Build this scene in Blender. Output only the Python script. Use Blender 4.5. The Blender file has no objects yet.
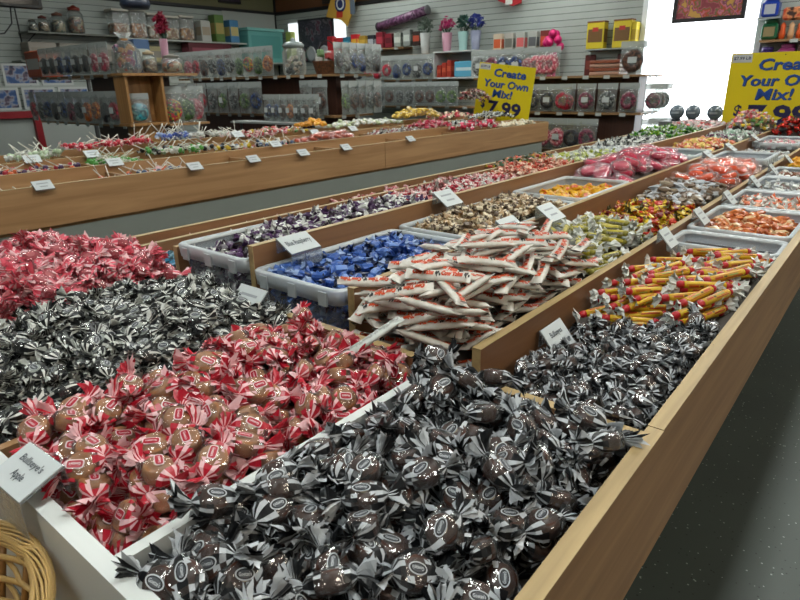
import bpy, math, random
import numpy as np
from mathutils import Vector, Matrix, Euler
random.seed(7); RNG = np.random.RandomState(11)
SC = bpy.context.scene; COL = SC.collection
PI = math.pi

# ------------------------------------------------------------------ materials
def lin(c):
    if isinstance(c, str):
        c = tuple(int(c[i:i+2], 16)/255 for i in (0, 2, 4))
    return tuple((x/12.92 if x <= .04045 else ((x+.055)/1.055)**2.4) for x in c) + (1,)
MATS = {}
def mat(name, c, rough=.5, metal=0, alpha=1, spec=.5, trans=0, emit=None, es=0, coat=0, two=None, scale=60, bump=0, kind=None, ior=None):
    """c sRGB hex. two: second colour mixed in by a noise pattern of the given scale"""
    if name in MATS: return MATS[name]
    m = bpy.data.materials.new(name); m.use_nodes = True
    nt = m.node_tree; b = nt.nodes['Principled BSDF']
    b.inputs['Base Color'].default_value = lin(c); b.inputs['Roughness'].default_value = rough
    b.inputs['Metallic'].default_value = metal; b.inputs['Alpha'].default_value = alpha
    b.inputs['Specular IOR Level'].default_value = spec
    b.inputs['Transmission Weight'].default_value = trans
    b.inputs['Coat Weight'].default_value = coat
    if ior: b.inputs['IOR'].default_value = ior
    if emit: b.inputs['Emission Color'].default_value = lin(emit); b.inputs['Emission Strength'].default_value = es
    if two or bump:
        tc = nt.nodes.new('ShaderNodeTexCoord')
        nz = nt.nodes.new('ShaderNodeTexVoronoi' if kind == 'cells' else 'ShaderNodeTexNoise')
        nz.inputs['Scale'].default_value = scale
        nt.links.new(tc.outputs['Object'], nz.inputs['Vector'])
        out = nz.outputs['Color'] if kind == 'cells' else nz.outputs[0]
        if kind == 'cells':
            sp = nt.nodes.new('ShaderNodeSeparateColor'); nt.links.new(out, sp.inputs[0]); out = sp.outputs[0]
        if two:
            cols = two if isinstance(two, (list, tuple)) else [two]
            r = nt.nodes.new('ShaderNodeValToRGB'); r.color_ramp.interpolation = 'CONSTANT' if kind == 'cells' else 'LINEAR'
            cs = [c] + list(cols)
            lo, hi = (0, 1) if kind == 'cells' else (.38, .62)
            for i, cc in enumerate(cs):
                p = lo + (hi-lo)*(i/len(cs) if kind == 'cells' else i/max(1, len(cs)-1))
                if i < 2: e = r.color_ramp.elements[i]; e.position = p
                else: e = r.color_ramp.elements.new(p)
                e.color = lin(cc)
            nt.links.new(out, r.inputs[0]); nt.links.new(r.outputs[0], b.inputs['Base Color'])
        if bump:
            bp = nt.nodes.new('ShaderNodeBump'); bp.inputs['Strength'].default_value = bump; bp.inputs['Distance'].default_value = .004
            nt.links.new(out, bp.inputs['Height']); nt.links.new(bp.outputs[0], b.inputs['Normal'])
    MATS[name] = m; return m

def wood(name, a, b_, axis=0, sc=1.0, rough=.45):
    m = bpy.data.materials.new(name); m.use_nodes = True; nt = m.node_tree; b = nt.nodes['Principled BSDF']
    tc = nt.nodes.new('ShaderNodeTexCoord'); mp = nt.nodes.new('ShaderNodeMapping')
    s = [22*sc]*3; s[axis] = 1.3*sc; mp.inputs['Scale'].default_value = s
    nz = nt.nodes.new('ShaderNodeTexNoise'); nz.inputs['Scale'].default_value = 1.6; nz.inputs['Detail'].default_value = 7; nz.inputs['Distortion'].default_value = .7
    r = nt.nodes.new('ShaderNodeValToRGB'); r.color_ramp.elements[0].position = .33; r.color_ramp.elements[1].position = .68
    r.color_ramp.elements[0].color = lin(a); r.color_ramp.elements[1].color = lin(b_)
    nt.links.new(tc.outputs['Object'], mp.inputs[0]); nt.links.new(mp.outputs[0], nz.inputs['Vector'])
    nt.links.new(nz.outputs[0], r.inputs[0]); nt.links.new(r.outputs[0], b.inputs['Base Color'])
    bp = nt.nodes.new('ShaderNodeBump'); bp.inputs['Strength'].default_value = .15; bp.inputs['Distance'].default_value = .002
    nt.links.new(nz.outputs[0], bp.inputs['Height']); nt.links.new(bp.outputs[0], b.inputs['Normal'])
    b.inputs['Roughness'].default_value = rough
    MATS[name] = m; return m

def film(name, c='FFFFFF', base=.06, rough=.12, edge=.6, haze=.25):
    """clear crinkly wrapper: see-through, mirror-like where it catches the light, with a little haze of its own"""
    m = bpy.data.materials.new(name); m.use_nodes = True; nt = m.node_tree; nt.nodes.clear(); N = nt.nodes.new; K = nt.links.new
    out = N('ShaderNodeOutputMaterial'); mx = N('ShaderNodeMixShader'); m2 = N('ShaderNodeMixShader')
    tr = N('ShaderNodeBsdfTransparent'); gl = N('ShaderNodeBsdfGlossy'); df = N('ShaderNodeBsdfDiffuse')
    gl.inputs['Color'].default_value = (1, 1, 1, 1); gl.inputs['Roughness'].default_value = rough; df.inputs['Color'].default_value = lin(c)
    m2.inputs[0].default_value = haze; K(gl.outputs[0], m2.inputs[1]); K(df.outputs[0], m2.inputs[2])
    tr.inputs[0].default_value = tuple(.6+.4*q for q in lin(c)[:3])+(1,)
    lw = N('ShaderNodeLayerWeight'); lw.inputs[0].default_value = .22
    mr = N('ShaderNodeMapRange'); mr.inputs[3].default_value = base; mr.inputs[4].default_value = edge
    tc = N('ShaderNodeTexCoord'); nz = N('ShaderNodeTexNoise'); nz.inputs['Scale'].default_value = 75; nz.inputs['Detail'].default_value = 2
    bp = N('ShaderNodeBump'); bp.inputs['Strength'].default_value = .9; bp.inputs['Distance'].default_value = .004
    K(tc.outputs['Object'], nz.inputs['Vector']); K(nz.outputs[0], bp.inputs['Height'])
    K(bp.outputs[0], gl.inputs['Normal']); K(bp.outputs[0], lw.inputs['Normal'])
    K(lw.outputs['Fresnel'], mr.inputs[0]); K(mr.outputs[0], mx.inputs[0])
    K(tr.outputs[0], mx.inputs[1]); K(m2.outputs[0], mx.inputs[2]); K(mx.outputs[0], out.inputs[0])
    MATS[name] = m; return m

W = {}
W['x'] = wood('table_wood', '8E6A48', 'AE8860', 0)
W['y'] = wood('table_wood_cross', '8C6E4E', 'AB8C67', 1)
W['edge'] = wood('plywood_edge', '9C855C', 'BBA273', 0, 1.6)
W['red'] = wood('stained_wood', '7C563A', '946C4A', 0)
W['redy'] = wood('stained_wood_cross', '7C563A', '946C4A', 1)
W['left'] = wood('honey_wood', 'A87F56', 'C2986C', 0, .8)
W['dark'] = wood('dark_brown_board', '3E231A', '4E3024', 2)
W['shelf'] = wood('shelf_board', '8E6C47', 'A58058', 1)
white_paint = mat('white_melamine', 'D9DEDC', .35)
FILM = film('clear_film', 'FFFFFF', .10, .13, .7, .22); FILMR = film('rose_film', 'E8909C', .22, .12, .8, .5); FILMG = film('grey_film', 'D8DCDC', .10, .11, .7, .3)
FILMD = film('smoke_film', 'D4D8DA', .12, .13, .75, .25)
tubm = film('frosted_plastic', 'C3CEDA', .24, .25, .8, .6)
tubr = film('frosted_rim_plastic', 'D3DCE0', .66, .3, .92, .8)
bagm = film('bag_film', 'DDE4E2', .17, .14, .8, .6)

# ------------------------------------------------------------------ mesh builder
class MB:
    def __init__(s): s.v = []; s.f = []; s.m = []; s.sm = []
    def add(s, vs, fs, mi=0, smooth=False, M=None):
        o = len(s.v)
        if M is not None: vs = [tuple(M @ Vector(v)) for v in vs]
        s.v += [tuple(v) for v in vs]
        for k, f in enumerate(fs):
            s.f.append(tuple(i+o for i in f)); s.m.append(mi[k] if isinstance(mi, list) else mi); s.sm.append(smooth)
        return s
    def box(s, x0, x1, y0, y1, z0, z1, mi=0, M=None, bev=0):
        if bev:
            b = bev; vs = []; 
            for z, i in ((z0, b), (z0+b, 0), (z1-b, 0), (z1, b)):
                X0, X1, Y0, Y1 = x0+i, x1-i, y0+i, y1-i
                c = b*.6 if i == 0 else 0
                vs += [(X0+c, Y0, z), (X1-c, Y0, z), (X1, Y0+c, z), (X1, Y1-c, z), (X1-c, Y1, z), (X0+c, Y1, z), (X0, Y1-c, z), (X0, Y0+c, z)]
            fs = [tuple(range(7, -1, -1)), tuple(range(24, 32))]
            for r in range(3):
                for k in range(8): a = r*8+k; c2 = r*8+(k+1) % 8; fs.append((a, c2, c2+8, a+8))
            return s.add(vs, fs, mi, False, M)
        vs = [(x0, y0, z0), (x1, y0, z0), (x1, y1, z0), (x0, y1, z0), (x0, y0, z1), (x1, y0, z1), (x1, y1, z1), (x0, y1, z1)]
        fs = [(3, 2, 1, 0), (4, 5, 6, 7), (0, 1, 5, 4), (1, 2, 6, 5), (2, 3, 7, 6), (3, 0, 4, 7)]
        return s.add(vs, fs, mi, False, M)
    def lathe(s, prof, n=16, mi=0, M=None, smooth=True, cap=True, mis=None):
        vs = []; fs = []; ms = []
        for r, z in prof:
            for k in range(n): a = 2*PI*k/n; vs.append((r*math.cos(a), r*math.sin(a), z))
        for i in range(len(prof)-1):
            for k in range(n):
                a = i*n+k; b = i*n+(k+1) % n; fs.append((a, b, b+n, a+n)); ms.append(mis[i] if mis else mi)
        if cap:
            fs.append(tuple(range(n-1, -1, -1))); ms.append(mis[0] if mis else mi)
            fs.append(tuple((len(prof)-1)*n+k for k in range(n))); ms.append(mis[-1] if mis else mi)
        return s.add(vs, fs, ms, smooth, M)
    def tube(s, pts, r, n=8, mi=0, M=None, closed=False):
        pts = [Vector(p) for p in pts]; vs = []; fs = []; N = len(pts)
        for i, p in enumerate(pts):
            a = pts[(i-1) % N] if (closed or i > 0) else p; b = pts[(i+1) % N] if (closed or i < N-1) else p
            t = (b-a).normalized() if (b-a).length > 1e-9 else Vector((0, 0, 1))
            u = t.orthogonal().normalized() if i == 0 else (u - t*u.dot(t)).normalized()
            w = t.cross(u); rr = r[i] if isinstance(r, (list, tuple)) else r
            for k in range(n): an = 2*PI*k/n; vs.append(p+u*rr*math.cos(an)+w*rr*math.sin(an))
        for i in range(N if closed else N-1):
            for k in range(n):
                a = i*n+k; b = i*n+(k+1) % n; j = ((i+1) % N)*n
                fs.append((a, b, j+(k+1) % n, j+k))
        if not closed: fs += [tuple(range(n-1, -1, -1)), tuple((N-1)*n+k for k in range(n))]
        return s.add(vs, fs, mi, True, M)
    def build(s, name, mats, parent=None, link=True):
        me = bpy.data.meshes.new(name); me.from_pydata(s.v, [], s.f)
        for m in (mats if isinstance(mats, (list, tuple)) else [mats]): me.materials.append(m)
        me.polygons.foreach_set('material_index', s.m); me.polygons.foreach_set('use_smooth', s.sm); me.update()
        o = bpy.data.objects.new(name, me)
        if link: COL.objects.link(o)
        if parent: o.parent = parent; KIDS.setdefault(parent.name, []).append(o)
        if not link: PROTO.append(o)
        return o
KIDS = {}; PROTO = []

def tag(o, label=None, cat=None, group=None, kind=None):
    if label: o['label'] = label
    if cat: o['category'] = cat
    if group: o['group'] = group
    if kind: o['kind'] = kind
    return o
def empty(name, loc=(0, 0, 0), rz=0):
    o = bpy.data.objects.new(name, None); COL.objects.link(o); o.location = loc; o.rotation_euler = (0, 0, rz); o.empty_display_size = .05; return o
def copy_tree(src, parent=None):
    c = src.copy(); COL.objects.link(c); c.parent = parent
    for ch in KIDS.get(src.name, ()): copy_tree(ch, c)
    return c

# lettering
_TXT = {}
def text_geo(s, size=1, bold=0, shear=0):
    k = (s, bold, shear)
    if k not in _TXT:
        cu = bpy.data.curves.new('t', 'FONT'); cu.body = s; cu.size = 1; cu.align_x = 'CENTER'; cu.align_y = 'CENTER'; cu.offset = bold; cu.shear = shear
        cu.resolution_u = 2; o = bpy.data.objects.new('t', cu); COL.objects.link(o)
        dg = bpy.context.evaluated_depsgraph_get(); dg.update(); ev = o.evaluated_get(dg); me = ev.to_mesh()
        vs = [tuple(v.co) for v in me.vertices]; fs = [tuple(p.vertices) for p in me.polygons]
        ev.to_mesh_clear(); bpy.data.objects.remove(o); bpy.data.curves.remove(cu)
        xs = [v[0] for v in vs]; ys = [v[1] for v in vs]; cx = (min(xs)+max(xs))/2; cy = (min(ys)+max(ys))/2
        _TXT[k] = ([(x-cx, y-cy, z) for x, y, z in vs], fs, max(xs)-min(xs), max(ys)-min(ys))
    vs, fs, w, h = _TXT[k]
    return [(x*size, y*size, z*size) for x, y, z in vs], fs
def text_fit(s, width, height=None, bold=0, shear=0):
    vs, fs = text_geo(s, 1, bold, shear); _, _, w, h = _TXT[(s, bold, shear)]
    kx = width/w; ky = kx if height is None else height/h
    return [(x*kx, y*ky, 0) for x, y, z in vs], fs

# ------------------------------------------------------------------ camera (measured from the photo's vanishing points)
Rm = ((0.62938643, 0.27285539, -0.72761437), (-0.77691691, 0.20103948, -0.59664332), (-0.01651813, 0.94081511, 0.33851748))
CAM = Vector((0, 0, 1.24))
cam = bpy.data.cameras.new('camera'); co = bpy.data.objects.new('camera', cam); COL.objects.link(co)
co.matrix_world = Matrix.Translation(CAM) @ Matrix(Rm).to_4x4()
cam.lens = 27; cam.sensor_width = 36; cam.clip_start = .02; cam.clip_end = 60
cam.dof.use_dof = True; cam.dof.focus_distance = .95; cam.dof.aperture_fstop = 20
SC.camera = co

# ------------------------------------------------------------------ candy pieces
def rr(a, b): return random.uniform(a, b)

def twist(mb, x, sgn, L=.014, r0=.003, r1=.011, n=26, a=0, b=1, flat=.6, wild=.35):
    """crinkled fan of wrapper flaring out along x; stripes of material a / b run down its pleats"""
    rings = 5 if n > 14 else 4; vs = []; fs = []; ms = []
    ph = rr(0, 6.28); cf, sf = math.cos(ph), math.sin(ph); bend = (rr(-.45, .45), rr(-.45, .45)); cr = .13 if n > 14 else .05
    jit = [rr(1-wild, 1+wild) for _ in range(n)]
    for i in range(rings):
        t = i/(rings-1); r = r0+(r1-r0)*t**.7
        for k in range(n):
            an = 2*PI*k/n; q = r*(1+(.30 if k % 2 else -.30)*min(1, t*1.6))*(1+(jit[k]-1)*t)*(1+rr(-cr, cr)*t)
            y = q*math.cos(an); z = q*math.sin(an)*flat
            y, z = y*cf-z*sf, y*sf+z*cf
            vs.append((x+sgn*(L*t*(1+(jit[(k+3) % n]-1)*.6*t)+rr(-cr, cr)*L*.5*t), y+bend[0]*L*t*t+rr(-cr, cr)*r1*.5*t, z+bend[1]*L*t*t+rr(-cr, cr)*r1*.5*t))
    pat = [(k % 2 == 0) if random.random() < .85 else random.random() < .5 for k in range(n)]
    for i in range(rings-1):
        for k in range(n):
            p = i*n+k; q = i*n+(k+1) % n; fs.append((p, q, q+n, p+n)); ms.append(a if pat[k] else b)
    mb.add(vs, fs, ms, False)

def disc_body(R, t, spot=None, n=20):
    mb = MB(); b = .22*t
    prof = [(R*.86, -t), (R*.97, -t+b*2), (R, 0), (R*.97, t-b*2), (R*.86, t)]
    mb.lathe(prof, n, 0)
    if spot:
        for s in (1, -1):
            vs = [(spot*math.cos(2*PI*k/12), spot*math.sin(2*PI*k/12), s*(t+.0003)) for k in range(12)]
            mb.add(vs, [tuple(range(12)) if s > 0 else tuple(range(11, -1, -1))], 1)
    return mb
def film_shell(R, t, r0=.003, ext=.007, m=.0015, n=16, wild=.14, stripes=False):
    mb = MB(); vs = []; fs = []; ms = []; off = rr(-1.2, 1.2)
    xs = [-R-ext, -R-ext*.35, -R*.82, -R*.4, 0, R*.4, R*.82, R+ext*.35, R+ext]
    for i, x in enumerate(xs):
        e = 1-min(1, (abs(x)/(R+ext)))**2.6
        w = r0+(R+m-r0)*(max(0, 1-(x/(R+ext))**2))**.5 ; h = r0+(t+m-r0)*e**.55
        for k in range(n):
            an = 2*PI*(k+.5)/n; c, s_ = math.cos(an), math.sin(an)
            sc = 1+rr(-wild, wild)*(.3+.7*abs(x)/(R+ext))
            vs.append((x, w*math.copysign(abs(c)**.75, c)*sc, h*math.copysign(abs(s_)**.6, s_)*sc))
    for i in range(8):
        for k in range(n):
            a = i*n+k; b = i*n+(k+1) % n; fs.append((a, b, b+n, a+n))
            p = {0: .95, 7: .95, 1: .75, 6: .75, 2: .30, 5: .30}.get(i, 0)
            ms.append((1 if k % 2 else 2) if stripes and random.random() < p else 0)
    mb.add(vs, fs, ms, False)
    return mb
def oval(mb, rx, ry, z, mi, s=1, cx=0, cy=0, n=18, sq=1.0, rot=0):
    vs = []
    for k in range(n):
        a = 2*PI*k/n; c, s_ = math.cos(a), math.sin(a)
        x = rx*math.copysign(abs(c)**sq, c); y = ry*math.copysign(abs(s_)**sq, s_)
        vs.append((cx+x*math.cos(rot)-y*math.sin(rot), cy+x*math.sin(rot)+y*math.cos(rot), s*z))
    mb.add(vs, [tuple(range(n)) if s > 0 else tuple(range(n-1, -1, -1))], mi)
def logo(R, t, style, words='Goetze\'s'):
    mb = MB(); rot = rr(-.7, .7)
    for s in (1, -1):
        rx, ry = R*.60, R*.36; cx, cy = rr(-.2, .2)*R, rr(-.2, .2)*R
        z0 = t+.0018
        sq = 1 if style == 'oval' else .45
        if style != 'oval': rx, ry = R*.58, R*.3
        oval(mb, rx, ry, z0, 0, s, cx, cy, 18, sq, rot*s); oval(mb, rx*.86, ry*.8, z0+.0002, 1, s, cx, cy, 18, sq, rot*s)
        if style == 'oval':
            oval(mb, rx*.70, ry*.62, z0+.0003, 2, s, cx, cy, 18, 1, rot*s)
        vs, fs = text_fit(words, rx*1.25, ry*.62, .02)
        M = Matrix.Translation((cx, cy, s*(z0+.0004))) @ Matrix.Rotation(rot*s, 4, 'Z') @ (Matrix.Identity(4) if s > 0 else Matrix.Rotation(PI, 4, 'X'))
        mb.add(vs, fs, 3, False, M)
    # a second printed mark on the rim of the drum
    return mb
def wrap_candy(name, R, t, body, spot, fm, ca, cb, style=None, lg=None, tw=(.015, .0115), nvar=3, film_on=True, spotr=.45):
    """a wrapped round candy: body > clear_wrapper, two twisted_end, printed_logo"""
    out = []
    for i in range(nvar):
        o = disc_body(R, t, R*spotr if spot else None).build(name, [body, spot or body], link=False)
        if film_on:
            f = film_shell(R, t, stripes=True).build('clear_wrapper', [fm, ca, cb], o, link=False)
        for s in (1, -1):
            mb = MB(); twist(mb, s*(R+.006), s, tw[0], .003, tw[1])
            mb.build('twisted_end', [ca, cb], o, link=False)
        if style: logo(R, t, style).build('printed_logo', lg, o, link=False)
        out.append(o)
    return out, [(0, 0, 0, R*.80), (R+.012, 0, 0, .0065), (-R-.012, 0, 0, .0065), (R+.005+tw[0]*.8, 0, 0, .0045), (-R-.005-tw[0]*.8, 0, 0, .0045)]

def bon(name, cols, L=.022, r=.009, tl=.010, tr=.008, nvar=None, n=8, flat=.75, stripe=None):
    """small wrapped piece seen from afar: crumpled body and two flared ends in one mesh"""
    out = []
    for i in range(nvar or max(3, len(cols))):
        a, b = cols[i % len(cols)]
        mb = MB(); vs = []; fs = []; ms = []; xs = [-1, -.8, 0, .8, 1]; R_ = [.3, .85, 1, .85, .3]
        for x, q in zip(xs, R_):
            for k in range(n):
                an = 2*PI*k/n; s = rr(.8, 1.15); vs.append((x*L/2, q*r*s*math.cos(an), q*r*flat*s*math.sin(an)))
        for u in range(4):
            for k in range(n):
                p = u*n+k; q = u*n+(k+1) % n; fs.append((p, q, q+n, p+n)); ms.append(1 if stripe and random.random() < stripe else 0)
        mb.add(vs, fs, ms, False)
        for s in (1, -1): twist(mb, s*L/2*.95, s, tl, r*.3, tr, 10, 1, 1 if random.random() < .6 else 0, .6, .3)
        out.append(mb.build(name, [a, b], link=False))
    return out, [(0, 0, 0, r*.85), (L*.5+tl*.4, 0, 0, r*.4), (-L*.5-tl*.4, 0, 0, r*.4), (L*.3, 0, 0, r*.7), (-L*.3, 0, 0, r*.7)]

def roll(name, L, r, lab, band, tail, marks=None, words=None, wmat=None, nvar=3, tails=(.012, .011), bandw=.008):
    """paper-wrapped stick: label body > coloured bands, twisted ends, print"""
    out = []
    for i in range(nvar):
        mb = MB(); n = 12; M = Matrix.Rotation(PI/2, 4, 'Y'); bw = bandw
        mb.lathe([(r*.96, -L/2+bw), (r, -L/4), (r*.98, 0), (r, L/4), (r*.96, L/2-bw)], n, 0, M)
        o = mb.build(name, lab, link=False)
        for s in (1, -1):
            m2 = MB(); m2.lathe([(r*1.02, L/2-bw), (r*.98, L/2-bw*.4), (r*.45, L/2+.002)], n, 0, Matrix.Rotation(s*PI/2, 4, 'Y'))
            m2.build('coloured_band', band, o, link=False)
            m3 = MB(); twist(m3, s*(L/2), s, tails[0], r*.4, tails[1], 12, 0, 0, .7, .35); m3.build('twisted_end', [tail], o, link=False)
        if marks or words:
            m4 = MB(); pm = []
            for side in (0, 1, 2):
                a0 = side*2*PI/3+rr(0, .6)
                def wrapv(x, y, k=1.012): an = a0+y/r; return (x, r*k*math.sin(an), r*k*math.cos(an))
                if marks:
                    for j, (x0, x1, y0, y1, mi) in enumerate(marks):
                        g = 4; vs = []; fs = []
                        for v in range(g+1): vs += [wrapv(x0*L, (y0+(y1-y0)*v/g)*r), wrapv(x1*L, (y0+(y1-y0)*v/g)*r)]
                        for v in range(g): fs.append((v*2, v*2+1, v*2+3, v*2+2))
                        m4.add(vs, fs, mi)
                if words and side < 3:
                    tv, tf = text_fit(words, L*.52, r*.75, .03)
                    m4.add([wrapv(x, y, 1.03) for x, y, z in tv], tf, 3 if marks else 0)
            m4.build('printed_label', wmat, o, link=False)
        out.append(o)
    k = 5
    return out, [((j/(k-1)-.5)*L*.9, 0, 0, r) for j in range(k)] + [(L/2+.008, 0, 0, r*.5), (-L/2-.008, 0, 0, r*.5)]

def cowtube(name, L, w, th, paper, inks, nvar=4, words='Cow Tales'):
    out = []
    for i in range(nvar):
        mb = MB(); n = 12; xs = [-.5, -.455, -.42, -.34, -.1, .12, .34, .42, .455, .5]; hh = [.06, .08, .35, .9, 1, .95, .9, .35, .08, .06]; vs = []; fs = []
        bend = rr(-.006, .006)
        def cy(x): return bend*(1-(2*x/L)**2)
        for x, h in zip(xs, hh):
            ww = w*(1.12 if h < .2 else 1)
            for k in range(n):
                an = 2*PI*k/n; j = 1+rr(-.05, .05)
                vs.append((x*L, cy(x*L)+ww/2*math.cos(an)*j, th/2*h*math.sin(an)*j))
        for u in range(9):
            for k in range(n): a = u*n+k; b = u*n+(k+1) % n; fs.append((a, b, b+n, a+n))
        mb.add(vs, fs, 0, True); o = mb.build(name, paper, link=False)
        pr = MB()
        for s in (1, -1):
            def put(x, y):
                yy = max(-.98, min(.98, y/(w/2))); return (x, cy(x)+y, s*(th/2*math.sqrt(1-yy*yy)*(1-.12*(2*x/L)**2)+.0007))
            off = rr(-.1, .1)*L
            spots = []
            for q in range(2):
                tv, tf = text_fit(words, L*.33, w*.50, .09, .2); xo = off+(q-.5)*L*.44
                pr.add([put(xo+x*s, y+w*.05) for x, y, z in tv], tf if s > 0 else tf, 0)
                for dx, dy, a_, b_ in ((.205, .02, .022, .22), (.235, .14, .012, .16), (.255, -.1, .014, .14), (.21, -.2, .008, .12)):
                    vs = [put(xo+s*(dx*L+a_*L*math.cos(2*PI*k/8)), w*(dy+b_*math.sin(2*PI*k/8))) for k in range(8)]; pr.add(vs, [tuple(range(8))], 1)
        pr.build('printed_label', inks, o, link=False)
        e = MB()
        out.append(o)
    k = 7
    return out, [((j/(k-1)-.5)*L*.84, 0, 0, th*.52) for j in range(k)] + [(x, y, 0, th*.42) for x in (-.3*L, 0, .3*L) for y in (-w*.28, w*.28)]

def pop(name, cols, nvar=3, head=.011, stick=.085):
    out = []
    for i in range(nvar):
        a, b = cols[i % len(cols)]
        mb = MB(); mb.lathe([(head*.3, -head), (head*.85, -head*.6), (head, 0), (head*.85, head*.6), (head*.3, head)], 10, 0, None, True)
        twist(mb, head*.8, 1, .016, head*.3, .012, 12, 0, 1, .6, .35)
        o = mb.build(name, [a, b], link=False)
        st = MB(); st.tube([(-head*.5, 0, 0), (-stick, 0, 0)], .0021, 6); st.build('paper_stick', mat('stick_paper', 'DAD8CC', .6), o, link=False)
        out.append(o)
    return out, [(0, 0, 0, head*.85), (head*1.8, 0, 0, .006), (-stick, 0, 0, .0015)]

def bigdisc(name, body, fm, R=.026, t=.009, nvar=3):
    out = []
    for i in range(nvar):
        o = disc_body(R, t).build(name, body, link=False)
        film_shell(R*1.12, t*1.3, .006, .02, .003, 12, .22).build('clear_wrapper', fm, o, link=False)
        out.append(o)
    return out, [(0, 0, 0, t*1.4), (R*.65, 0, 0, t*1.3), (-R*.65, 0, 0, t*1.3), (0, R*.65, 0, t*1.3), (0, -R*.65, 0, t*1.3)]

def nugget(name, mats_, r=.012, nvar=4, el=1.5, fold=.35, bag=None):
    out = []
    for i in range(nvar):
        mb = MB(); n = 8; vs = []; fs = []
        prof = [(.25, -1), (.8, -.6), (1, 0), (.8, .6), (.25, 1)]
        for q, z in prof:
            for k in range(n): an = 2*PI*k/n; s = rr(1-fold, 1+fold); vs.append((z*r*el, q*r*s*math.cos(an), q*r*s*.8*math.sin(an)))
        for u in range(4):
            for k in range(n): a = u*n+k; b = u*n+(k+1) % n; fs.append((a, b, b+n, a+n))
        fs += [tuple(range(n-1, -1, -1)), tuple(4*n+k for k in range(n))]
        ms = [random.randrange(2) if random.random() < .3 else 0 for _ in fs]
        mb.add(vs, fs, ms, False); pr_ = mats_[i % len(mats_)]
        out.append(mb.build(name, list(pr_), link=False))
    return out, [(0, 0, 0, r*.8), (r*el*.5, 0, 0, r*.6), (-r*el*.5, 0, 0, r*.6)]

# ------------------------------------------------------------------ heaps: every piece is dropped and comes to rest on those below it
def heap(protos, proxy, x0, x1, y0, y1, surf, depth, cap, label, cat, group, tries=10, pitch=.35, rollr=.5, margin=.012, squeeze=.80, spread=None, yawf=None, skip=None, over=.004, min_count=0):
    P0 = np.array([p[:3] for p in proxy]); R0 = np.array([p[3] for p in proxy]); K = len(R0)
    cen = np.zeros((0, 3)); rad = np.zeros(0); n = 0; fails = 0; first = {}
    buf = np.zeros((cap*K, 3)); br = np.zeros(cap*K); nb = 0; made = []
    while n < cap and fails < 3:
        best = None; got = 0
        for _ in range(tries*3):
            if got >= tries: break
            x = rr(x0+margin, x1-margin); y = rr(y0+margin, y1-margin)
            if skip and skip(x, y): continue
            yaw = yawf() if yawf else rr(0, 2*PI)
            fl = rr(-rollr, rollr) + (PI if random.random() < .5 else 0)
            if rollr > 1.2: fl = rr(0, 2*PI)
            R = (Matrix.Rotation(yaw, 3, 'Z') @ Matrix.Rotation(rr(*pitch) if isinstance(pitch, tuple) else rr(-pitch, pitch), 3, 'Y') @ Matrix.Rotation(fl, 3, 'X'))
            C = P0 @ np.array(R).T; C[:, 0] += x; C[:, 1] += y
            if (C[:, 0]-R0 < x0).any() or (C[:, 0]+R0 > x1).any() or (C[:, 1]-R0 < y0).any() or (C[:, 1]+R0 > y1).any(): continue
            got += 1; s = surf(x, y)
            z = max((s-depth)+R0[k]-C[k, 2] for k in range(K))
            if nb:
                B = buf[:nb]; D2 = (C[:, None, 0]-B[None, :, 0])**2+(C[:, None, 1]-B[None, :, 1])**2
                S = ((R0[:, None]+br[None, :nb])*squeeze)**2; ok = D2 < S
                if ok.any():
                    zz = np.where(ok, B[None, :, 2]+np.sqrt(np.maximum(S-D2, 0))-C[:, None, 2], -9); z = max(z, float(zz.max()))
            q = z-s
            if best is None or q < best[0]: best = (q, x, y, z, R, C)
        if best is None: continue
        q, x, y, z, R, C = best
        if q > over and n >= min_count: fails += 1; continue
        buf[nb:nb+K] = C+np.array([0, 0, z]); br[nb:nb+K] = R0; nb += K
        o = copy_tree(random.choice(protos)); o.matrix_world = Matrix.Translation((x, y, z)) @ R.to_4x4()
        tag(o, label, cat, group); made.append(o); n += 1
    return made
def mound(x0, x1, y0, y1, z, amp, zl=None, noise=.006):
    """heap surface: z at the edges, z+amp in the middle, rolling a little"""
    px, py = rr(0, 9), rr(0, 9)
    def f(x, y):
        u = (x-x0)/(x1-x0); v = (y-y0)/(y1-y0)
        u = min(max(u, 0), 1); v = min(max(v, 0), 1)
        return z+(0 if zl is None else zl*v)+amp*(16*u*(1-u)*v*(1-v))**.6+noise*math.sin(px+x*23)*math.cos(py+y*27)
    return f
FALSE = []
def riser(x0, x1, y0, y1, surf, depth, name='bin_liner'):
    """the liner board a heap rests on"""
    mb = MB(); g = 8; vs = []; fs = []
    for i in range(g+1):
        for j in range(g+1):
            x = x0+(x1-x0)*i/g; y = y0+(y1-y0)*j/g; vs.append((x, y, surf(x, y)-depth))
    for i in range(g):
        for j in range(g): a = i*(g+1)+j; fs.append((a, a+g+1, a+g+2, a+1))
    mb.add(vs, fs, 0, True); FALSE.append((mb, name)); return mb

# ================================================================== the room
def struct(name, mb, m, parent=None):
    o = mb.build(name, m, parent)
    if not parent: o['kind'] = 'structure'
    return o
XW, YW = 7.72, 9.08
floor_m = mat('speckled_vinyl', '474F4C', .5, two=['4B5450'], scale=3)
nt = floor_m.node_tree
vo = nt.nodes.new('ShaderNodeTexVoronoi'); vo.inputs['Scale'].default_value = 55
tc = nt.nodes.new('ShaderNodeTexCoord'); nt.links.new(tc.outputs['Object'], vo.inputs['Vector'])
cr = nt.nodes.new('ShaderNodeValToRGB'); cr.color_ramp.interpolation = 'CONSTANT'; cr.color_ramp.elements[0].color = (1, 1, 1, 1); cr.color_ramp.elements[1].color = (0, 0, 0, 1); cr.color_ramp.elements[1].position = .13
nt.links.new(vo.outputs['Distance'], cr.inputs[0])
sp = nt.nodes.new('ShaderNodeSeparateColor'); nt.links.new(vo.outputs['Color'], sp.inputs[0])
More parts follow.
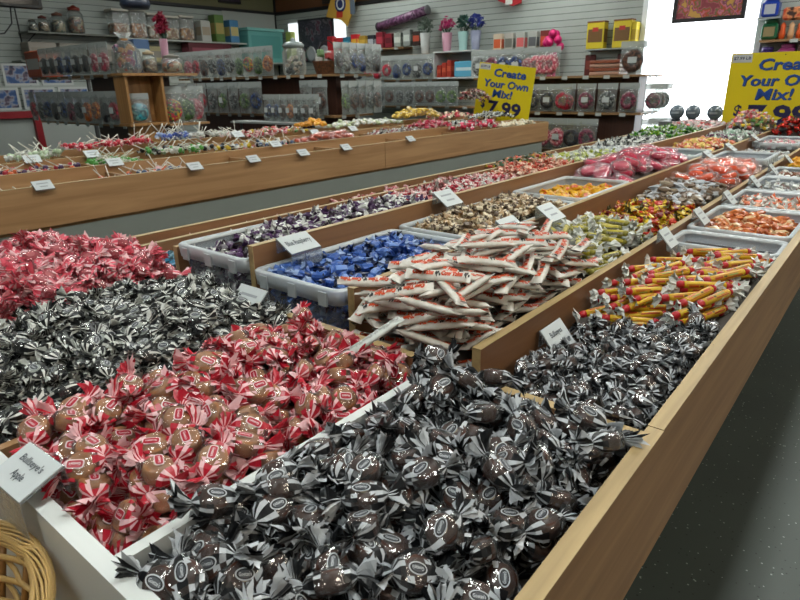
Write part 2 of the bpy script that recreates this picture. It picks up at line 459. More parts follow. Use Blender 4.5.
c2 = nt.nodes.new('ShaderNodeValToRGB'); c2.color_ramp.interpolation = 'CONSTANT'; c2.color_ramp.elements[0].color = lin('2A2F2E'); c2.color_ramp.elements[1].color = lin('A5AEAA'); c2.color_ramp.elements[1].position = .45
nt.links.new(sp.outputs[0], c2.inputs[0])
mx = nt.nodes.new('ShaderNodeMix'); mx.data_type = 'RGBA'
bs = nt.nodes['Principled BSDF']; src = bs.inputs['Base Color'].links[0].from_socket
nt.links.new(cr.outputs[0], mx.inputs[0]); nt.links.new(src, mx.inputs[6]); nt.links.new(c2.outputs[0], mx.inputs[7]); nt.links.new(mx.outputs[2], bs.inputs['Base Color'])
struct('floor', MB().box(-4, XW+.2, -3.5, YW+.2, -.1, 0), floor_m)
struct('ceiling', MB().box(-4, XW+.2, -3.5, YW+.2, 3.0, 3.1), mat('ceiling_white', 'B9BBB5', .9))
slat_m = mat('slatwall_grey', 'A3ABA6', .5, two='9BA39E', scale=2); groove = mat('slat_groove', '3C403E', .7)
def slat_wall(name, axis, pos, a0, a1, z0, z1, holes=()):
    """slatwall: boards 70 mm tall with dark grooves between"""
    mb = MB()
    def bx(u0, u1, d0, d1, za, zb, mi):
        if axis == 'y': mb.box(u0, u1, pos+d0, pos+d1, za, zb, mi)
        else: mb.box(pos+d0, pos+d1, u0, u1, za, zb, mi)
    bx(a0, a1, .012, .05, z0, z1, 1)
    z = z0
    while z < z1-.02:
        bx(a0, a1, 0, .012, z+.006, min(z+.0762, z1), 0); z += .0762
    return struct(name, mb, [slat_m, groove])
slat_wall('wall_left', 'y', YW, -4, 6.6, .05, 2.43)
struct('wall_left_corner', MB().box(6.6, XW, YW-.004, YW+.05, 0, 2.43), mat('pale_board', 'A9ADA7', .6))
slat_wall('wall_right', 'x', XW, 2.62, YW, .05, 2.43)
slat_wall('wall_right_end', 'x', XW, -3.5, 1.36, .05, 2.43)
struct('wall_upper_left', MB().box(-4, XW, YW+.01, YW+.1, 2.46, 3.0), mat('olive_paint', '6E6C4E', .8))
struct('wall_upper_right', MB().box(XW+.01, XW+.1, -3.5, YW, 2.46, 3.0), mat('rust_paint', '6B4428', .8))
trim_m = mat('black_trim', '17181A', .5)
struct('trim_1', MB().box(-4, XW, YW-.03, YW+.05, 2.425, 2.465), trim_m)
struct('trim_2', MB().box(XW-.03, XW+.05, -3.5, YW, 2.425, 2.465), trim_m)
struct('trim_3', MB().box(XW-.02, XW+.06, YW-.02, YW+.06, 0, 3.0), trim_m)
struct('trim_4', MB().box(3.46, 3.475, YW-.006, YW, .3, 2.43), trim_m)
struct('wall_back', MB().box(-4.1, -4, -3.5, YW, 0, 3), mat('wall_plain', '8B8F8A', .9))
struct('wall_front', MB().box(-4, XW, -3.6, -3.5, 0, 3), mat('wall_plain', '8B8F8A', .9))
struct('baseboard_left', MB().box(-4, XW, YW-.015, YW, 0, .09), trim_m)
struct('baseboard_right', MB().box(XW-.015, XW, -3.5, YW, 0, .09), trim_m)
# the bright window between the two slatwall runs
win = tag(MB().box(XW+.02, XW+.03, 1.42, 2.56, .55, 2.43).build('window_1', mat('daylit_pane', 'FFFFFF', .4, emit='F4FAFF', es=5)), kind='structure')
wf = MB()
for a, b in ((1.36, 1.42), (2.56, 2.62)): wf.box(XW-.03, XW+.05, a, b, 0, 2.43)
wf.box(XW-.03, XW+.05, 1.36, 2.62, .45, .55)
wf.box(XW, XW+.05, 1.36, 2.62, 0, .45)
wf.build('window_frame', mat('white_frame', 'E6EDF0', .4), win)

# ceiling lights (above the frame), plus a dimmer fill row added to brighten the side board
n = 0
for ix, x in enumerate((-.9, 1.1, 3.1, 5.1, 6.7)):
    for iy, y in enumerate((.28, 3.6, 6.3, -2.3)):
        if x < 2 and y > 5: continue
        fr = MB().box(x-.64, x+.64, y-.18, y+.18, 2.955, 2.999).build('ceiling_light', mat('lamp_frame', 'D8D8D8', .5))
        tag(fr, 'long white fluorescent ceiling lamp out of the picture, aisle-side row added as fill', 'lamp', 'fluorescent ceiling lamps')
        MB().box(x-.6, x+.6, y-.14, y+.14, 2.945, 2.954).build('diffuser', mat('lamp_diffuser', 'FFFFFF', .5, emit='FBFFFA', es=22) if y > 0 else mat('fill_lamp_diffuser', 'FFFFFF', .5, emit='FFF2DE', es=19), fr)

# ================================================================== the foreground candy table
T = empty('candy_table', (0, 0, 0)); tag(T, 'long wooden pick-and-mix candy table with stepped bins, nearest the camera', 'display table')
ZR = .88
def part(name, mb, m, P=None): return mb.build(name, m, P or T)
# side board facing the aisle, in two lengths that meet at a joint
def rail_x(name, x0, x1, y, z0, z1, m=None, th=.016, P=None, edge=True):
    o = MB().box(x0, x1, y, y+th, z0, z1-.0012).build(name, m or W['x'], P or T)
    if edge: MB().box(x0-.0005, x1+.0005, y-.0006, y+th+.0006, z1-.0012, z1, bev=0).build('rail_edge', W['edge'], o)
    MB
    return o
rail_x('side_board', .139, .6175, .1385, .696, ZR-.0005)
rail_x('side_board', .6195, 2.9, .139, .692, ZR)
rail_x('side_board', 2.901, 5.05, .139, .692, ZR)
# front board: white melamine
part('front_board', MB().box(.137, .153, .1545, 1.62, .692, ZR), [white_paint])
part('bin_divider', MB().box(.1535, .612, .4215, .434, .70, ZR), [white_paint])
part('bin_divider', MB().box(.1535, .60, .70, .712, .70, ZR-.01), [W['x']])
part('bin_divider', MB().box(.1535, .60, 1.06, 1.072, .70, ZR-.01), [W['x']])
def board_y(name, x, y0, y1, z0, z1, m=None, th=.014):
    o = MB().box(x, x+th, y0, y1, z0, z1-.001).build(name, m or W['redy'], T)
    MB().box(x-.0005, x+th+.0005, y0, y1, z1-.001, z1).build('rail_edge', W['edge'], o); return o
board_y('cross_board', .601, .4345, 1.06, .70, ZR)
board_y('cross_board', .616, .1555, .409, .70, ZR-.016)
def board_x(x0, x1, y, z1, m=None, th=.014):
    o = MB().box(x0, x1, y, y+th, .70, z1-.001).build('divider_board', m or W['red'], T)
    MB().box(x0, x1, y-.0005, y+th+.0005, z1-.001, z1).build('rail_edge', W['edge'], o)
    MB().box(x0-.001, x0, y, y+th, .70, z1).build('end_grain', W['edge'], o); return o
board_x(.680, 5.04, .409, ZR)
board_x(.680, 5.04, .656, .923)
board_x(.680, 5.04, .917, .955)
board_x(.680, 5.04, 1.187, .913)
board_x(.50, 5.04, 1.385, ZR)
o = MB().box(.139, 5.05, 1.489, 1.505, .692, ZR-.001).build('back_board', W['red'], T)
MB().box(.139, 5.05, 1.488, 1.506, ZR-.001, ZR).build('rail_edge', W['edge'], o)
part('end_board', MB().box(5.04, 5.056, .155, 1.489, .692, .90), [W['y']])
part('table_bottom', MB().box(.14, 5.04, .155, 1.488, .684, .698), [W['y']])
part('base_cabinet', MB().box(.42, 4.9, .42, 1.25, .0, .684), [mat('base_grey', '5E625D', .7)])
part('front_ledge', MB().box(-.36, .137, .36, .95, .668, .684), [W['y']])

CR = [.999, .55]
def gl(name, c, rough=.28, **k): return mat(name, c, rough, **k)
BLK = gl('black_wrap', '15171A', .28); SIL = gl('silver_white_wrap', 'B8BDC2', .28, metal=.0)
RED = gl('red_wrap', 'B3182E', .3); PNK = gl('pink_white_wrap', 'E8BEC2', .35); ROSE = gl('rose_wrap', 'DC5A6C', .3)
WHT = gl('white_wrap', 'D4D7D2', .4); CRM = gl('cream_wrap', 'D8CBB0', .4)
CARA = mat('apple_caramel', '96633C', .35, two='A8744A', scale=120); CREAM = mat('cream_centre', 'D9C6A4', .5)
CHOC = mat('chocolate_caramel', '3B2118', .35, two='4D2C20', scale=100); LIC = mat('licorice', '15171A', .35)
BERRY = mat('strawberry_caramel', 'B04450', .38, two='B4505A', scale=100)
LOGO_R = [mat('logo_white', 'E9D6D8', .4), mat('logo_red', 'B01830', .35), mat('logo_red', 'B01830', .35), mat('logo_white', 'E9D6D8', .4)]
LOGO_K = [mat('logo_grey_white', 'C3C8CC', .4), mat('logo_black', '15161A', .35), mat('logo_deep_grey', '4A4E54', .35), mat('logo_grey_white', 'C3C8CC', .4)]

def fill(protos, proxy, x0, x1, y0, y1, z, amp, depth, cap, label, cat='candy', group=None, zl=None, **k):
    sf = k.pop('surf', None) or mound(x0, x1, y0, y1, z, amp, zl)
    if k.pop('liner', True): riser(x0+.001, x1-.001, y0+.001, y1-.001, sf, depth)
    return heap(protos, proxy, x0, x1, y0, y1, sf, depth, cap, label, cat, group or label, **k)

# --- front bins (big wrapped candies)
p = wrap_candy('chocolate_caramel_candy', .0145, .0085, CHOC, CREAM, FILMD, BLK, SIL, 'oval', LOGO_K, (.0155, .0125), 5, spotr=.32)
fill(*p, .148, .602, .156, .428, 0, 0, .060, 330, surf=lambda x, y: .858+.026*min(1, (y-.15)/.14)+.026*max(0, (x-.25)/.35)+.010*math.sin(x*19)*math.cos(y*23), label= 'dark chocolate caramel in clear film with black and white striped ends, front aisle-side bin',
     group='chocolate caramels in the front aisle-side bin', pitch=.45, rollr=.9)
p = wrap_candy('apple_caramel_candy', .0150, .0090, CARA, CREAM, FILM, RED, PNK, 'box', LOGO_R, (.0155, .0125), 5, spotr=.32)
fill(*p, .152, .600, .434, .701, .872, .030, .052, 330, skip=lambda x, y: x < .18 and .54 < y < .62, label= 'tan caramel in clear film with red and white striped ends, bin behind the white divider',
     group='apple caramels in the front bin', pitch=.45, rollr=.9, zl=.025)
p = wrap_candy('licorice_caramel_candy', .0120, .0080, LIC, mat('pale_centre', 'C6CBC4', .45), FILMG, BLK, WHT, 'oval', LOGO_K, (.0135, .0115), 4, spotr=.62)
fill(*p, .155, .640, .713, 1.058, .884, .040, .05, 300, 'black candy with pale centre and black-and-white striped wrapper, heap left of the red caramels',
     group='black and white striped candies in the third bin', pitch=.45, rollr=.9, zl=.012)
p = wrap_candy('strawberry_caramel_candy', .0145, .0095, BERRY, mat('pink_centre', 'D99A9A', .45), FILMR, ROSE, PNK, None, None, (.0165, .0135), 4, spotr=.5)
fill(*p, .155, .640, 1.073, 1.40, .888, .075, .05, 300, 'rosy caramel in pink twisted film, tall heap farthest along the white front board',
     group='strawberry caramels in the fourth bin', pitch=.5, rollr=.9)

# --- aisle-side row
p = wrap_candy('mini_caramel_candy', .0105, .0070, CHOC, None, FILMD, BLK, SIL, None, None, (.0115, .0095), 4)
fill(*p, .632, 1.01, .156, .407, 0, 0, .040, 300, surf=lambda x, y: .880-.055*max(0, (y-.2)/.2)+.006*math.sin(x*25), skip=lambda x, y: .82 < x < .95 and y > .335, label= 'small dark caramel in black and silver striped wrapper, second bin of the aisle-side row',
     group='small dark caramels behind the big chocolate ones', pitch=.45, rollr=.9)
YEL = gl('yellow_paper', 'D2AC22', .35); REDB = gl('red_band', 'B01C26', .35)
marks = [(-.34, .34, -.40, .40, 0), (-.30, -.12, -.34, .34, 1), (-.06, .32, -.70, -.42, 1), (-.34, .30, .48, .62, 1), (.02, .22, -.05, .30, 2), (.10, .30, -.30, -.14, 1), (-.10, -.03, -.3, .3, 3)]
p = roll('yellow_candy_stick', .096, .0068, YEL, REDB, WHT, marks, None, [gl('label_gold', 'C99A1E', .35), gl('label_red', 'A82A1C', .35), gl('label_green', '8C9E5C', .35), gl('label_dark', '4A3A1E', .4)], 4, (.011, .0105), bandw=.011)
fill(*p, .97, 1.515, .156, .407, 0, 0, .042, 190, surf=lambda x, y: .882-.030*max(0, (y-.2)/.2)+.022*math.sin(min(1, (x-.97)/.4)*PI), zl=0, label= 'yellow paper-wrapped candy stick with red bands and white twisted ends, aisle-side row',
     group='yellow candy sticks with red bands', pitch=.12, rollr=3, margin=.03, squeeze=.9, yawf=lambda: random.gauss(-.60, .38)+(PI if random.random() < .5 else 0))

def tub(x0, x1, y0, y1, z0, z1, label, group='clear plastic tubs set in the bins'):
    """straight-sided translucent tub with a broad notched lip"""
    o = empty('plastic_tub', ((x0+x1)/2, (y0+y1)/2, z0)); cx, cy = (x0+x1)/2, (y0+y1)/2
    def ring(dx, z, c=.02):
        X, Y = (x1-x0)/2-dx, (y1-y0)/2-dx; pts = []
        for sx, sy, a0 in ((1, 1, 0), (-1, 1, 90), (-1, -1, 180), (1, -1, 270)):
            for k in range(5): a = math.radians(a0+k*22.5); pts.append((sx*(X-c)+c*math.cos(a), sy*(Y-c)+c*math.sin(a), z))
        return pts
    def shell(rings, fill_last=False):
        mb = MB(); vs = []; fs = []; n = 20
        for r in rings: vs += r
        for i in range(len(rings)-1):
            for k in range(n): a = i*n+k; b = i*n+(k+1) % n; fs.append((a, b, b+n, a+n))
        if fill_last: fs.append(tuple(range(n-1, -1, -1)))
        mb.add(vs, fs, 0, True); return mb
    h = z1-z0
    shell([ring(.022, 0), ring(.014, h*.5), ring(.010, h-.008)], True).build('tub_body', tubm, o)
    rim = shell([ring(.0095, h-.03), ring(.002, h-.028), ring(.0, h-.003), ring(.003, h), ring(.012, h-.001), ring(.0125, h-.008)])
    for k in range(6):
        x = -(x1-x0)/2+(x1-x0)*(k+.5)/6; rim.box(x-.005, x+.005, -(y1-y0)/2-.003, -(y1-y0)/2+.001, h-.030, h-.006)
    for k in range(3):
        y = -(y1-y0)/2+(y1-y0)*(k+.5)/3
        rim.box(-(x1-x0)/2-.003, -(x1-x0)/2+.001, y-.010, y+.010, h-.031, h-.006)
    rim.build('tub_rim', tubr, o)
    tag(o, label, 'tub', group); return o
def tubfill(pr, x0, x1, y0, y1, z1, drop, amp, depth, cap, label, tublabel, h=.13, cat='candy', **k):
    tub(x0, x1, y0, y1, z1-h, z1, tublabel)
    return fill(*pr, x0+.016, x1-.016, y0+.016, y1-.016, z1-drop, amp, depth, cap, label, cat, **k)

GL = lambda n_, c, r=.3: gl(n_, c, r)
ORG = GL('orange_gold_foil', 'C2703A', .25); ORG2 = GL('pale_gold', 'D9B98A', .3)
tanp = nugget('wrapped_toffee', [(mat('tan_toffee', 'A56F48', .35), CRM), (mat('amber_toffee', 'B07A4C', .35), WHT)], .012, 4, 1.9)
tubfill(tanp, 1.52, 1.68, .158, .404, .868, .035, .005, .03, 40, 'tan wrapped toffee half filling the tub beyond the yellow sticks', 'clear tub with notched lip just beyond the yellow candy sticks', h=.10)
goldp = nugget('gold_toffee', [(ORG, ORG2), (mat('copper_foil', 'B0582C', .25), ORG), (ORG2, ORG)], .011, 5, 1.7)
tubfill(goldp, 1.70, 2.06, .158, .404, .872, .010, .012, .03, 150, 'copper and gold wrapped toffee in the tub of the aisle-side row', 'clear tub full of copper coloured toffees in the aisle-side row', h=.12)
orw = bon('orange_white_candy', [(GL('orange_wrap', 'D9642E'), WHT), (WHT, GL('orange_wrap', 'D9642E')), (GL('peach_wrap', 'D9A080'), WHT)], .024, .010, .012, .010)
tubfill(orw, 2.08, 2.42, .158, .404, .872, .012, .012, .028, 90, 'white wrapped candy with orange print, tub after the copper toffees', 'clear tub of orange and white candies in the aisle-side row')
slv = bon('silver_wrapped_candy', [(WHT, SIL), (GL('brown_print', '6B4636'), WHT), (SIL, WHT)], .024, .010, .012, .010)
tubfill(slv, 2.44, 2.80, .158, .404, .872, .012, .012, .028, 80, 'white and silver wrapped candy with brown print, aisle-side row', 'clear tub of silver and white candies in the aisle-side row')
brn = nugget('brown_wrapped_candy', [(GL('brown_foil', '7C4A2E'), WHT), (WHT, GL('brown_foil', '7C4A2E'))], .012, 4, 1.6)
tubfill(brn, 2.82, 3.14, .158, .404, .872, .012, .010, .026, 60, 'brown and white foil candy near the far end of the aisle-side row', 'clear tub of brown foil candies in the aisle-side row')
ylw = nugget('golden_wrapped_candy', [(GL('golden_wrap', 'D08E1C'), YEL)], .013, 4, 1.5)
fill(*ylw, 3.2, 3.7, .16, .40, .875, .02, .03, 80, 'golden orange wrapped candy heaped at the far end of the aisle-side row')
pkw = bon('pink_wrapped_candy', [(GL('dusty_pink', 'C98088'), WHT), (WHT, GL('dusty_pink', 'C98088'))], .024, .011, .012, .010)
fill(*pkw, 3.75, 4.9, .16, .40, .878, .02, .028, 110, 'dusty pink wrapped candy at the very end of the aisle-side row')

# --- second row: cow tales, honey sticks ...
CT = cowtube('caramel_stick', .099, .0205, .012, mat('waxed_white_paper', 'CFCBC0', .38, two='D9D6CE', scale=90, bump=.35), [mat('orange_red_ink', 'CB4A1E', .5), mat('black_ink', '1B1716', .5)], 5)
fill(*CT, .622, 1.17, .423, .655, .893, .038, .075, 260, min_count=240, tries=8, label= 'white paper caramel stick with orange-red lettering and black cow spots, heaped in the second row',
     group='white caramel sticks in the second row', pitch=.22, rollr=.5, margin=.02, squeeze=.86, yawf=lambda: random.gauss(-.50, .9), over=.008)
long_cow = cowtube('long_caramel_stick', .105, .015, .010, mat('pale_waxed_paper', 'C9D0CB', .35, bump=.3, scale=80), [mat('grey_ink', 'A9ACA8', .5), mat('grey_ink', 'A9ACA8', .5)], 1)
lc = copy_tree(long_cow[0][0]); _a, _b = Vector((.592, .486, .937)), Vector((.500, .512, .905))
lc.matrix_world = Matrix.Translation((_a+_b)/2) @ (_b-_a).to_track_quat('X', 'Z').to_matrix().to_4x4()
tag(lc, 'pale unprinted long candy stick poking out over the red-striped caramels', 'candy')
hny = roll('honey_candy_stick', .058, .0072, mat('honey_yellow', 'A79B2E', .35, two='B7AA3C', scale=60), mat('dark_olive_band', '8A8430', .35), WHT,
           [(-.33, .33, -.42, .42, 0)], 'BIT-O-HONEY', [mat('pale_label', 'A9A68C', .4), BLK, BLK, mat('dark_brown_ink', '2A2420', .45)], 4, (.013, .013), .010)
fill(*hny, 1.17, 1.60, .427, .654, .878, .032, .040, 190, 'olive-yellow paper candy stick with dark lettering and white tail, beyond the white caramel sticks',
     group='olive-yellow honey candy sticks', pitch=.2, rollr=3, margin=.02, squeeze=.88)
ryp = bon('red_yellow_candy', [(GL('bright_yellow', 'CDB02A'), GL('tomato_red', 'C2351F')), (GL('tomato_red', 'C2351F'), GL('bright_yellow', 'CDB02A')), (GL('bright_yellow', 'CDB02A'), GL('olive_dark', '4A4420')), (GL('maroon', '7A1E22'), GL('bright_yellow', 'CDB02A'))], .028, .010, .011, .009, stripe=.2)
fill(*ryp, 1.54, 2.00, .427, .652, .870, .036, .035, 190, 'small candy in yellow and red twisted wrapper, heaped in the second row')
cofp = nugget('brown_silver_toffee', [(GL('coffee_brown', '6A5744'), SIL), (SIL, GL('coffee_brown', '6A5744')), (GL('taupe', '9A8C78'), SIL)], .011, 5, 2.3)
fill(*cofp, 1.96, 2.40, .427, .652, .882, .048, .035, 120, 'brown and silver foil toffee beside the orange discs in the second row')
ord_ = bigdisc('orange_disc_candy', mat('translucent_orange', 'F2561C', .2), film('orange_tint_film', 'FFF0E8', .14, .1, .8, .4))
fill(*ord_, 2.40, 2.96, .427, .652, .880, .045, .045, 70, 'big bright orange disc in clear crinkled film, second row', rollr=.5, pitch=.4, squeeze=.95)
tub(2.98, 3.28, .427, .650, .79, .915, 'nearly empty frosted tub behind the orange discs')
fill(*slv, 3.32, 3.85, .427, .652, .875, .02, .028, 80, 'grey-white wrapped candy in the far half of the second row')
tubfill(pkw, 3.9, 4.4, .427, .650, .905, .012, .012, .028, 60, 'dusty pink wrapped candy in a tub of the second row', 'clear tub of pink candies in the second row')
redf = nugget('red_foil_candy', [(gl('red_foil', 'B32A22', .18, metal=.6), BLK), (gl('red_foil', 'B32A22', .18, metal=.6), gl('green_foil', '2E5A34', .2, metal=.5)), (BLK, gl('red_foil', 'B32A22', .18, metal=.6))], .020, 4, 1.2)
fill(*redf, 4.40, 4.89, .43, .652, .945, .085, .07, 70, 'shiny red and black foil candy heaped in front of the big yellow sign')

# --- third row: tubs
blu = bon('blue_raspberry_candy', [(GL('royal_blue', '3B5FA8'), GL('pale_blue', '8FA6CC')), (GL('royal_blue', '3B5FA8'), GL('navy', '1A2440')), (GL('cornflower', '5F83C4'), GL('royal_blue', '3B5FA8'))], .026, .0105, .011, .010, 6, stripe=.15)
def tubsurf(x0, x1, y0, y1, z):   # deeper at the near side, so the tub's wall is full
    return lambda x, y: z+.018*math.sin(max(0, min(1, (x-x0)/(x1-x0)))*PI)
def deep(x0): return lambda x, y: 0
tub(.665, 1.085, .676, .912, .765, .915, 'frosted tub heaped with blue candies, its near wall exposed')
sf = tubsurf(.68, 1.07, .69, .9, .903)
riser(.80, 1.07, .69, .899, sf, .045)
riser(.684, .80, .692, .898, lambda x, y: .905, .105)
heap(*blu, .680, .80, .690, .900, lambda x, y: .908, .105, 190, 'blue wrapped candy in the exposed frosted tub', 'candy', 'blue candies in the frosted tub')
heap(*blu, .79, 1.07, .692, .898, mound(.79, 1.07, .692, .898, .908, .024), .038, 110, 'blue wrapped candy in the exposed frosted tub', 'candy', 'blue candies in the frosted tub')
taf = bon('tan_taffy_candy', [(CRM, GL('tan', 'A88A64')), (GL('tan', 'A88A64'), CRM), (GL('umber', '5C4A3A'), CRM), (CRM, GL('umber', '5C4A3A'))], .022, .009, .009, .008, stripe=.25)
tubfill(taf, 1.10, 1.63, .676, .912, .918, -.004, .022, .03, 270, 'small cream and tan wrapped taffy in the shallow tub of the third row', 'shallow frosted tub of cream and tan taffies', h=.10)
ygp = nugget('yellow_gummy', [(mat('amber_yellow', 'D8A41C', .3), mat('golden_amber', 'C98512', .3)), (mat('amber_yellow', 'D8A41C', .3), mat('deep_orange', 'CE5A1C', .3))], .013, 4, 1.5)
tubfill(ygp, 1.66, 2.06, .676, .912, .922, .020, .012, .03, 90, 'golden yellow gummy in the tub between tan taffies and pink bags', 'frosted tub of golden yellow gummies')
pkb = bigdisc('pink_red_disc_candy', mat('cherry_pink', 'D63C5E', .2), film('pink_tint_film', 'FFE0EA', .16, .1, .8, .4), .028, .010)
fill(*pkb, 2.08, 2.80, .674, .914, .915, .065, .045, 80, 'big cherry pink disc in loose clear film, third row', rollr=.6, pitch=.45, squeeze=.95)
mint = nugget('mint_candy', [(mat('pale_mint', 'A9C4B2', .3), WHT)], .012, 3, 1.4)
tubfill(mint, 2.83, 3.14, .676, .912, .930, .020, .008, .028, 50, 'pale mint candy in a tub beyond the pink discs', 'frosted tub of pale mint candies, third row')
yro = nugget('peach_yellow_candy', [(mat('lemon_peach', 'D8BC62', .4), mat('peach_red', 'CC6A48', .4)), (mat('peach_red', 'CC6A48', .4), CRM)], .014, 4, 1.3)
fill(*yro, 3.18, 3.78, .674, .914, .925, .03, .03, 110, 'yellow and peach red sugared candy in the far part of the third row')
mpu = bon('mint_purple_candy', [(mat('pale_mint', 'A9C4B2', .3), WHT), (GL('plum', '6E3A5C'), WHT), (WHT, mat('pale_mint', 'A9C4B2', .3))], .026, .012, .013, .011)
fill(*mpu, 3.82, 4.4, .674, .914, .925, .03, .03, 90, 'pale green and white wrapped candy with a few plum ones, third row end')
mix = bon('bright_mixed_candy', [(GL('coral', 'D0605A'), WHT), (GL('leaf_green', '4E7A34'), GL('tan', 'A88A64')), (GL('bright_yellow', 'CDB02A'), WHT), (PNK, ROSE)], .028, .013, .013, .012)
fill(*mix, 4.43, 4.89, .674, .914, .965, .11, .06, 90, 'mixed coral, green and cream wrapped candy at the far end of the third row')

# --- fourth row
pur = bon('purple_white_candy', [(GL('purple', '4A2E55'), WHT), (WHT, GL('purple', '4A2E55')), (GL('dark_plum', '2C1C2C'), WHT), (GL('purple', '4A2E55'), GL('dark_plum', '2C1C2C')), (GL('purple', '4A2E55'), WHT)], .028, .011, .012, .011, 6, stripe=.2)
tub(.672, 1.09, .936, 1.180, .780, .925, 'frosted tub heaped with purple and white candies')
heap(*pur, .684, .80, .944, 1.172, lambda x, y: .922, .115, 150, 'purple and white twisted candy in the rear frosted tub', 'candy', 'purple and white candies in the rear tub')
riser(.82, 1.08, .952, 1.165, lambda x, y: .93, .055)
heap(*pur, .795, 1.40, .935, 1.182, mound(.795, 1.40, .935, 1.182, .936, .022), .040, 149, 'purple and white twisted candy in the rear frosted tub', 'candy', 'purple and white candies in the rear tub')
riser(1.10, 1.40, .935, 1.182, lambda x, y: .93, .03)
rdw = bon('red_white_candy', [(GL('crimson', 'A8283A'), GL('blush', 'D8B0AC')), (GL('blush', 'D8B0AC'), GL('crimson', 'A8283A')), (GL('crimson', 'A8283A'), WHT)], .024, .009, .011, .010, 6, stripe=.25)
fill(*rdw, 1.36, 1.90, .935, 1.182, .932, .025, .03, 210, 'crimson and white wrapped candy in the fourth row')
orr = bon('orange_red_candy', [(GL('vermilion', 'C24A34'), GL('salmon_cream', 'D6B49C')), (GL('salmon_cream', 'D6B49C'), GL('vermilion', 'C24A34'))], .026, .010, .011, .010, 5, stripe=.25)
fill(*orr, 1.88, 2.36, .935, 1.182, .932, .028, .03, 150, 'vermilion and cream wrapped candy in the fourth row')
ygr = bon('lime_candy', [(GL('lime', 'A6B23C'), WHT), (WHT, GL('lime', 'A6B23C')), (GL('pale_lime', 'C4CC88'), WHT)], .026, .011, .012, .010, 4)
fill(*ygr, 2.32, 2.80, .935, 1.182, .930, .03, .03, 120, 'lime green and white wrapped candy in the fourth row')
wsl = bon('white_clear_candy', [(WHT, SIL), (GL('pale_blue_white', 'B4C0C8'), WHT)], .024, .010, .012, .010)
fill(*wsl, 2.78, 3.10, .935, 1.182, .930, .02, .028, 60, 'white and pale blue wrapped candy beyond the lime ones')
bkw = bon('black_white_candy', [(WHT, BLK), (BLK, WHT)], .026, .012, .015, .013, 5, stripe=.3)
fill(*bkw, 3.06, 3.70, .935, 1.30, .925, .03, .03, 120, 'black and white wrapped candy at the far end of the fourth row', surf=mound(3.06, 3.7, .935, 1.30, .925, .03))
grn = bon('green_foil_candy', [(gl('leaf_foil', '3E7A2A', .2, metal=.2), gl('lime_foil', '8EB43C', .25)), (gl('leaf_foil', '3E7A2A', .2, metal=.2), WHT), (GL('dark_green', '1E4A22'), gl('leaf_foil', '3E7A2A', .2, metal=.2))], .030, .013, .014, .012, 5, stripe=.2)
fill(*grn, 3.72, 4.35, .935, 1.30, .930, .05, .03, 110, 'green foil wrapped candy heaped at the end of the fourth row')
pkp = bon('pale_pink_candy', [(PNK, WHT), (GL('coral', 'D0605A'), WHT), (WHT, PNK)], .028, .012, .014, .012)
fill(*pkp, 4.38, 4.89, .935, 1.30, .935, .05, .03, 100, 'pale pink and coral wrapped candy at the table end')
# slim rows at the back
skb = bon('sky_blue_candy', [(GL('sky_blue', '3E86A8'), GL('pale_cyan', '9AC0CC')), (GL('sky_blue', '3E86A8'), WHT)], .026, .010, .012, .010)
fill(*skb, .52, 1.0, 1.203, 1.380, .865, .015, .03, 60, 'sky blue wrapped candy in the slim bin left of the purple tub')
ppk = bon('blush_candy', [(GL('blush', 'D8B0AC'), WHT)], .022, .009, .010, .009)
fill(*ppk, .52, 1.5, 1.401, 1.487, .862, .004, .024, 70, 'blush pink wrapped candy in the narrow rear trough')
fill(*rdw, 1.4, 2.3, 1.203, 1.487, .880, .01, .028, 110, 'crimson and blush candy along the back board')
omg = bon('orange_green_candy', [(GL('vermilion', 'C24A34'), GL('bright_yellow', 'CDB02A')), (GL('dark_green', '1E4A22'), GL('tan', 'A88A64')), (GL('vermilion', 'C24A34'), GL('dark_green', '1E4A22'))], .026, .011, .012, .010)
fill(*omg, 2.4, 3.0, 1.203, 1.487, .885, .035, .028, 80, 'orange, yellow and dark green candy along the back board')

for mb_, nm in FALSE: mb_.build(nm, mat('liner_board', '4A443E', .8), T)
FALSE.clear()

# ------------------------------------------------------------------ price cards
card_m = mat('card_white', 'C9D0D2', .5); ink = mat('card_ink', '4A5058', .6); clearp = film('clear_holder', 'E4ECF2', .25, .15, .8); ghost = mat('pale_print', '9AA0A6', .6)
def card(x, y, z, face, lines, label, w=.075, h=.052, tilt=35, group='price cards clipped to the bins', seed=0, flap=.035):
    """a tilted card in a clear holder, its back edge high on the board; face: 's' towards the aisle (-Y) or 'w' towards -X"""
    o = empty('price_card', (x, y, z), {'s': 0, 'w': -PI/2}[face]+seed)
    a = math.radians(tilt); M = Matrix.Rotation(a, 4, 'X')
    c = MB().box(-w/2, w/2, -h, 0, 0, .0015, 0, M).build('card', card_m, o)
    t = MB(); hh = h/(len(lines)+1)
    for i, s in enumerate(lines):
        if s.startswith('~'):
            wd = float(s[1:])*w; t.box(-wd/2, wd/2, -h/2+((len(lines)-1)/2-i)*hh-hh*.14, -h/2+((len(lines)-1)/2-i)*hh+hh*.14, .0016, .0019, 0, M)
        else:
            vs, fs = text_fit(s, min(w*.80, w*.062*len(s)), hh*.70, .015)
            t.add([(q[0], q[1]-h/2+((len(lines)-1)/2-i)*hh, .0020) for q in vs], fs, 0, False, M)
    t.build('printed_text', ink if not lines[0].startswith('~') else ghost, o)
    yb, zb = -h*math.cos(a), -h*math.sin(a)
    hd = MB(); hd.box(-w/2-.001, w/2+.001, yb-.001, yb, zb-flap, zb); hd.box(-w/2-.001, w/2+.001, -h, 0, -.0016, -.0006, 0, M); hd.box(-w/2, w/2, 0, .001, -.03, 0)
    hd.build('clear_holder', clearp, o)
    tag(o, label, 'price card', group); return o
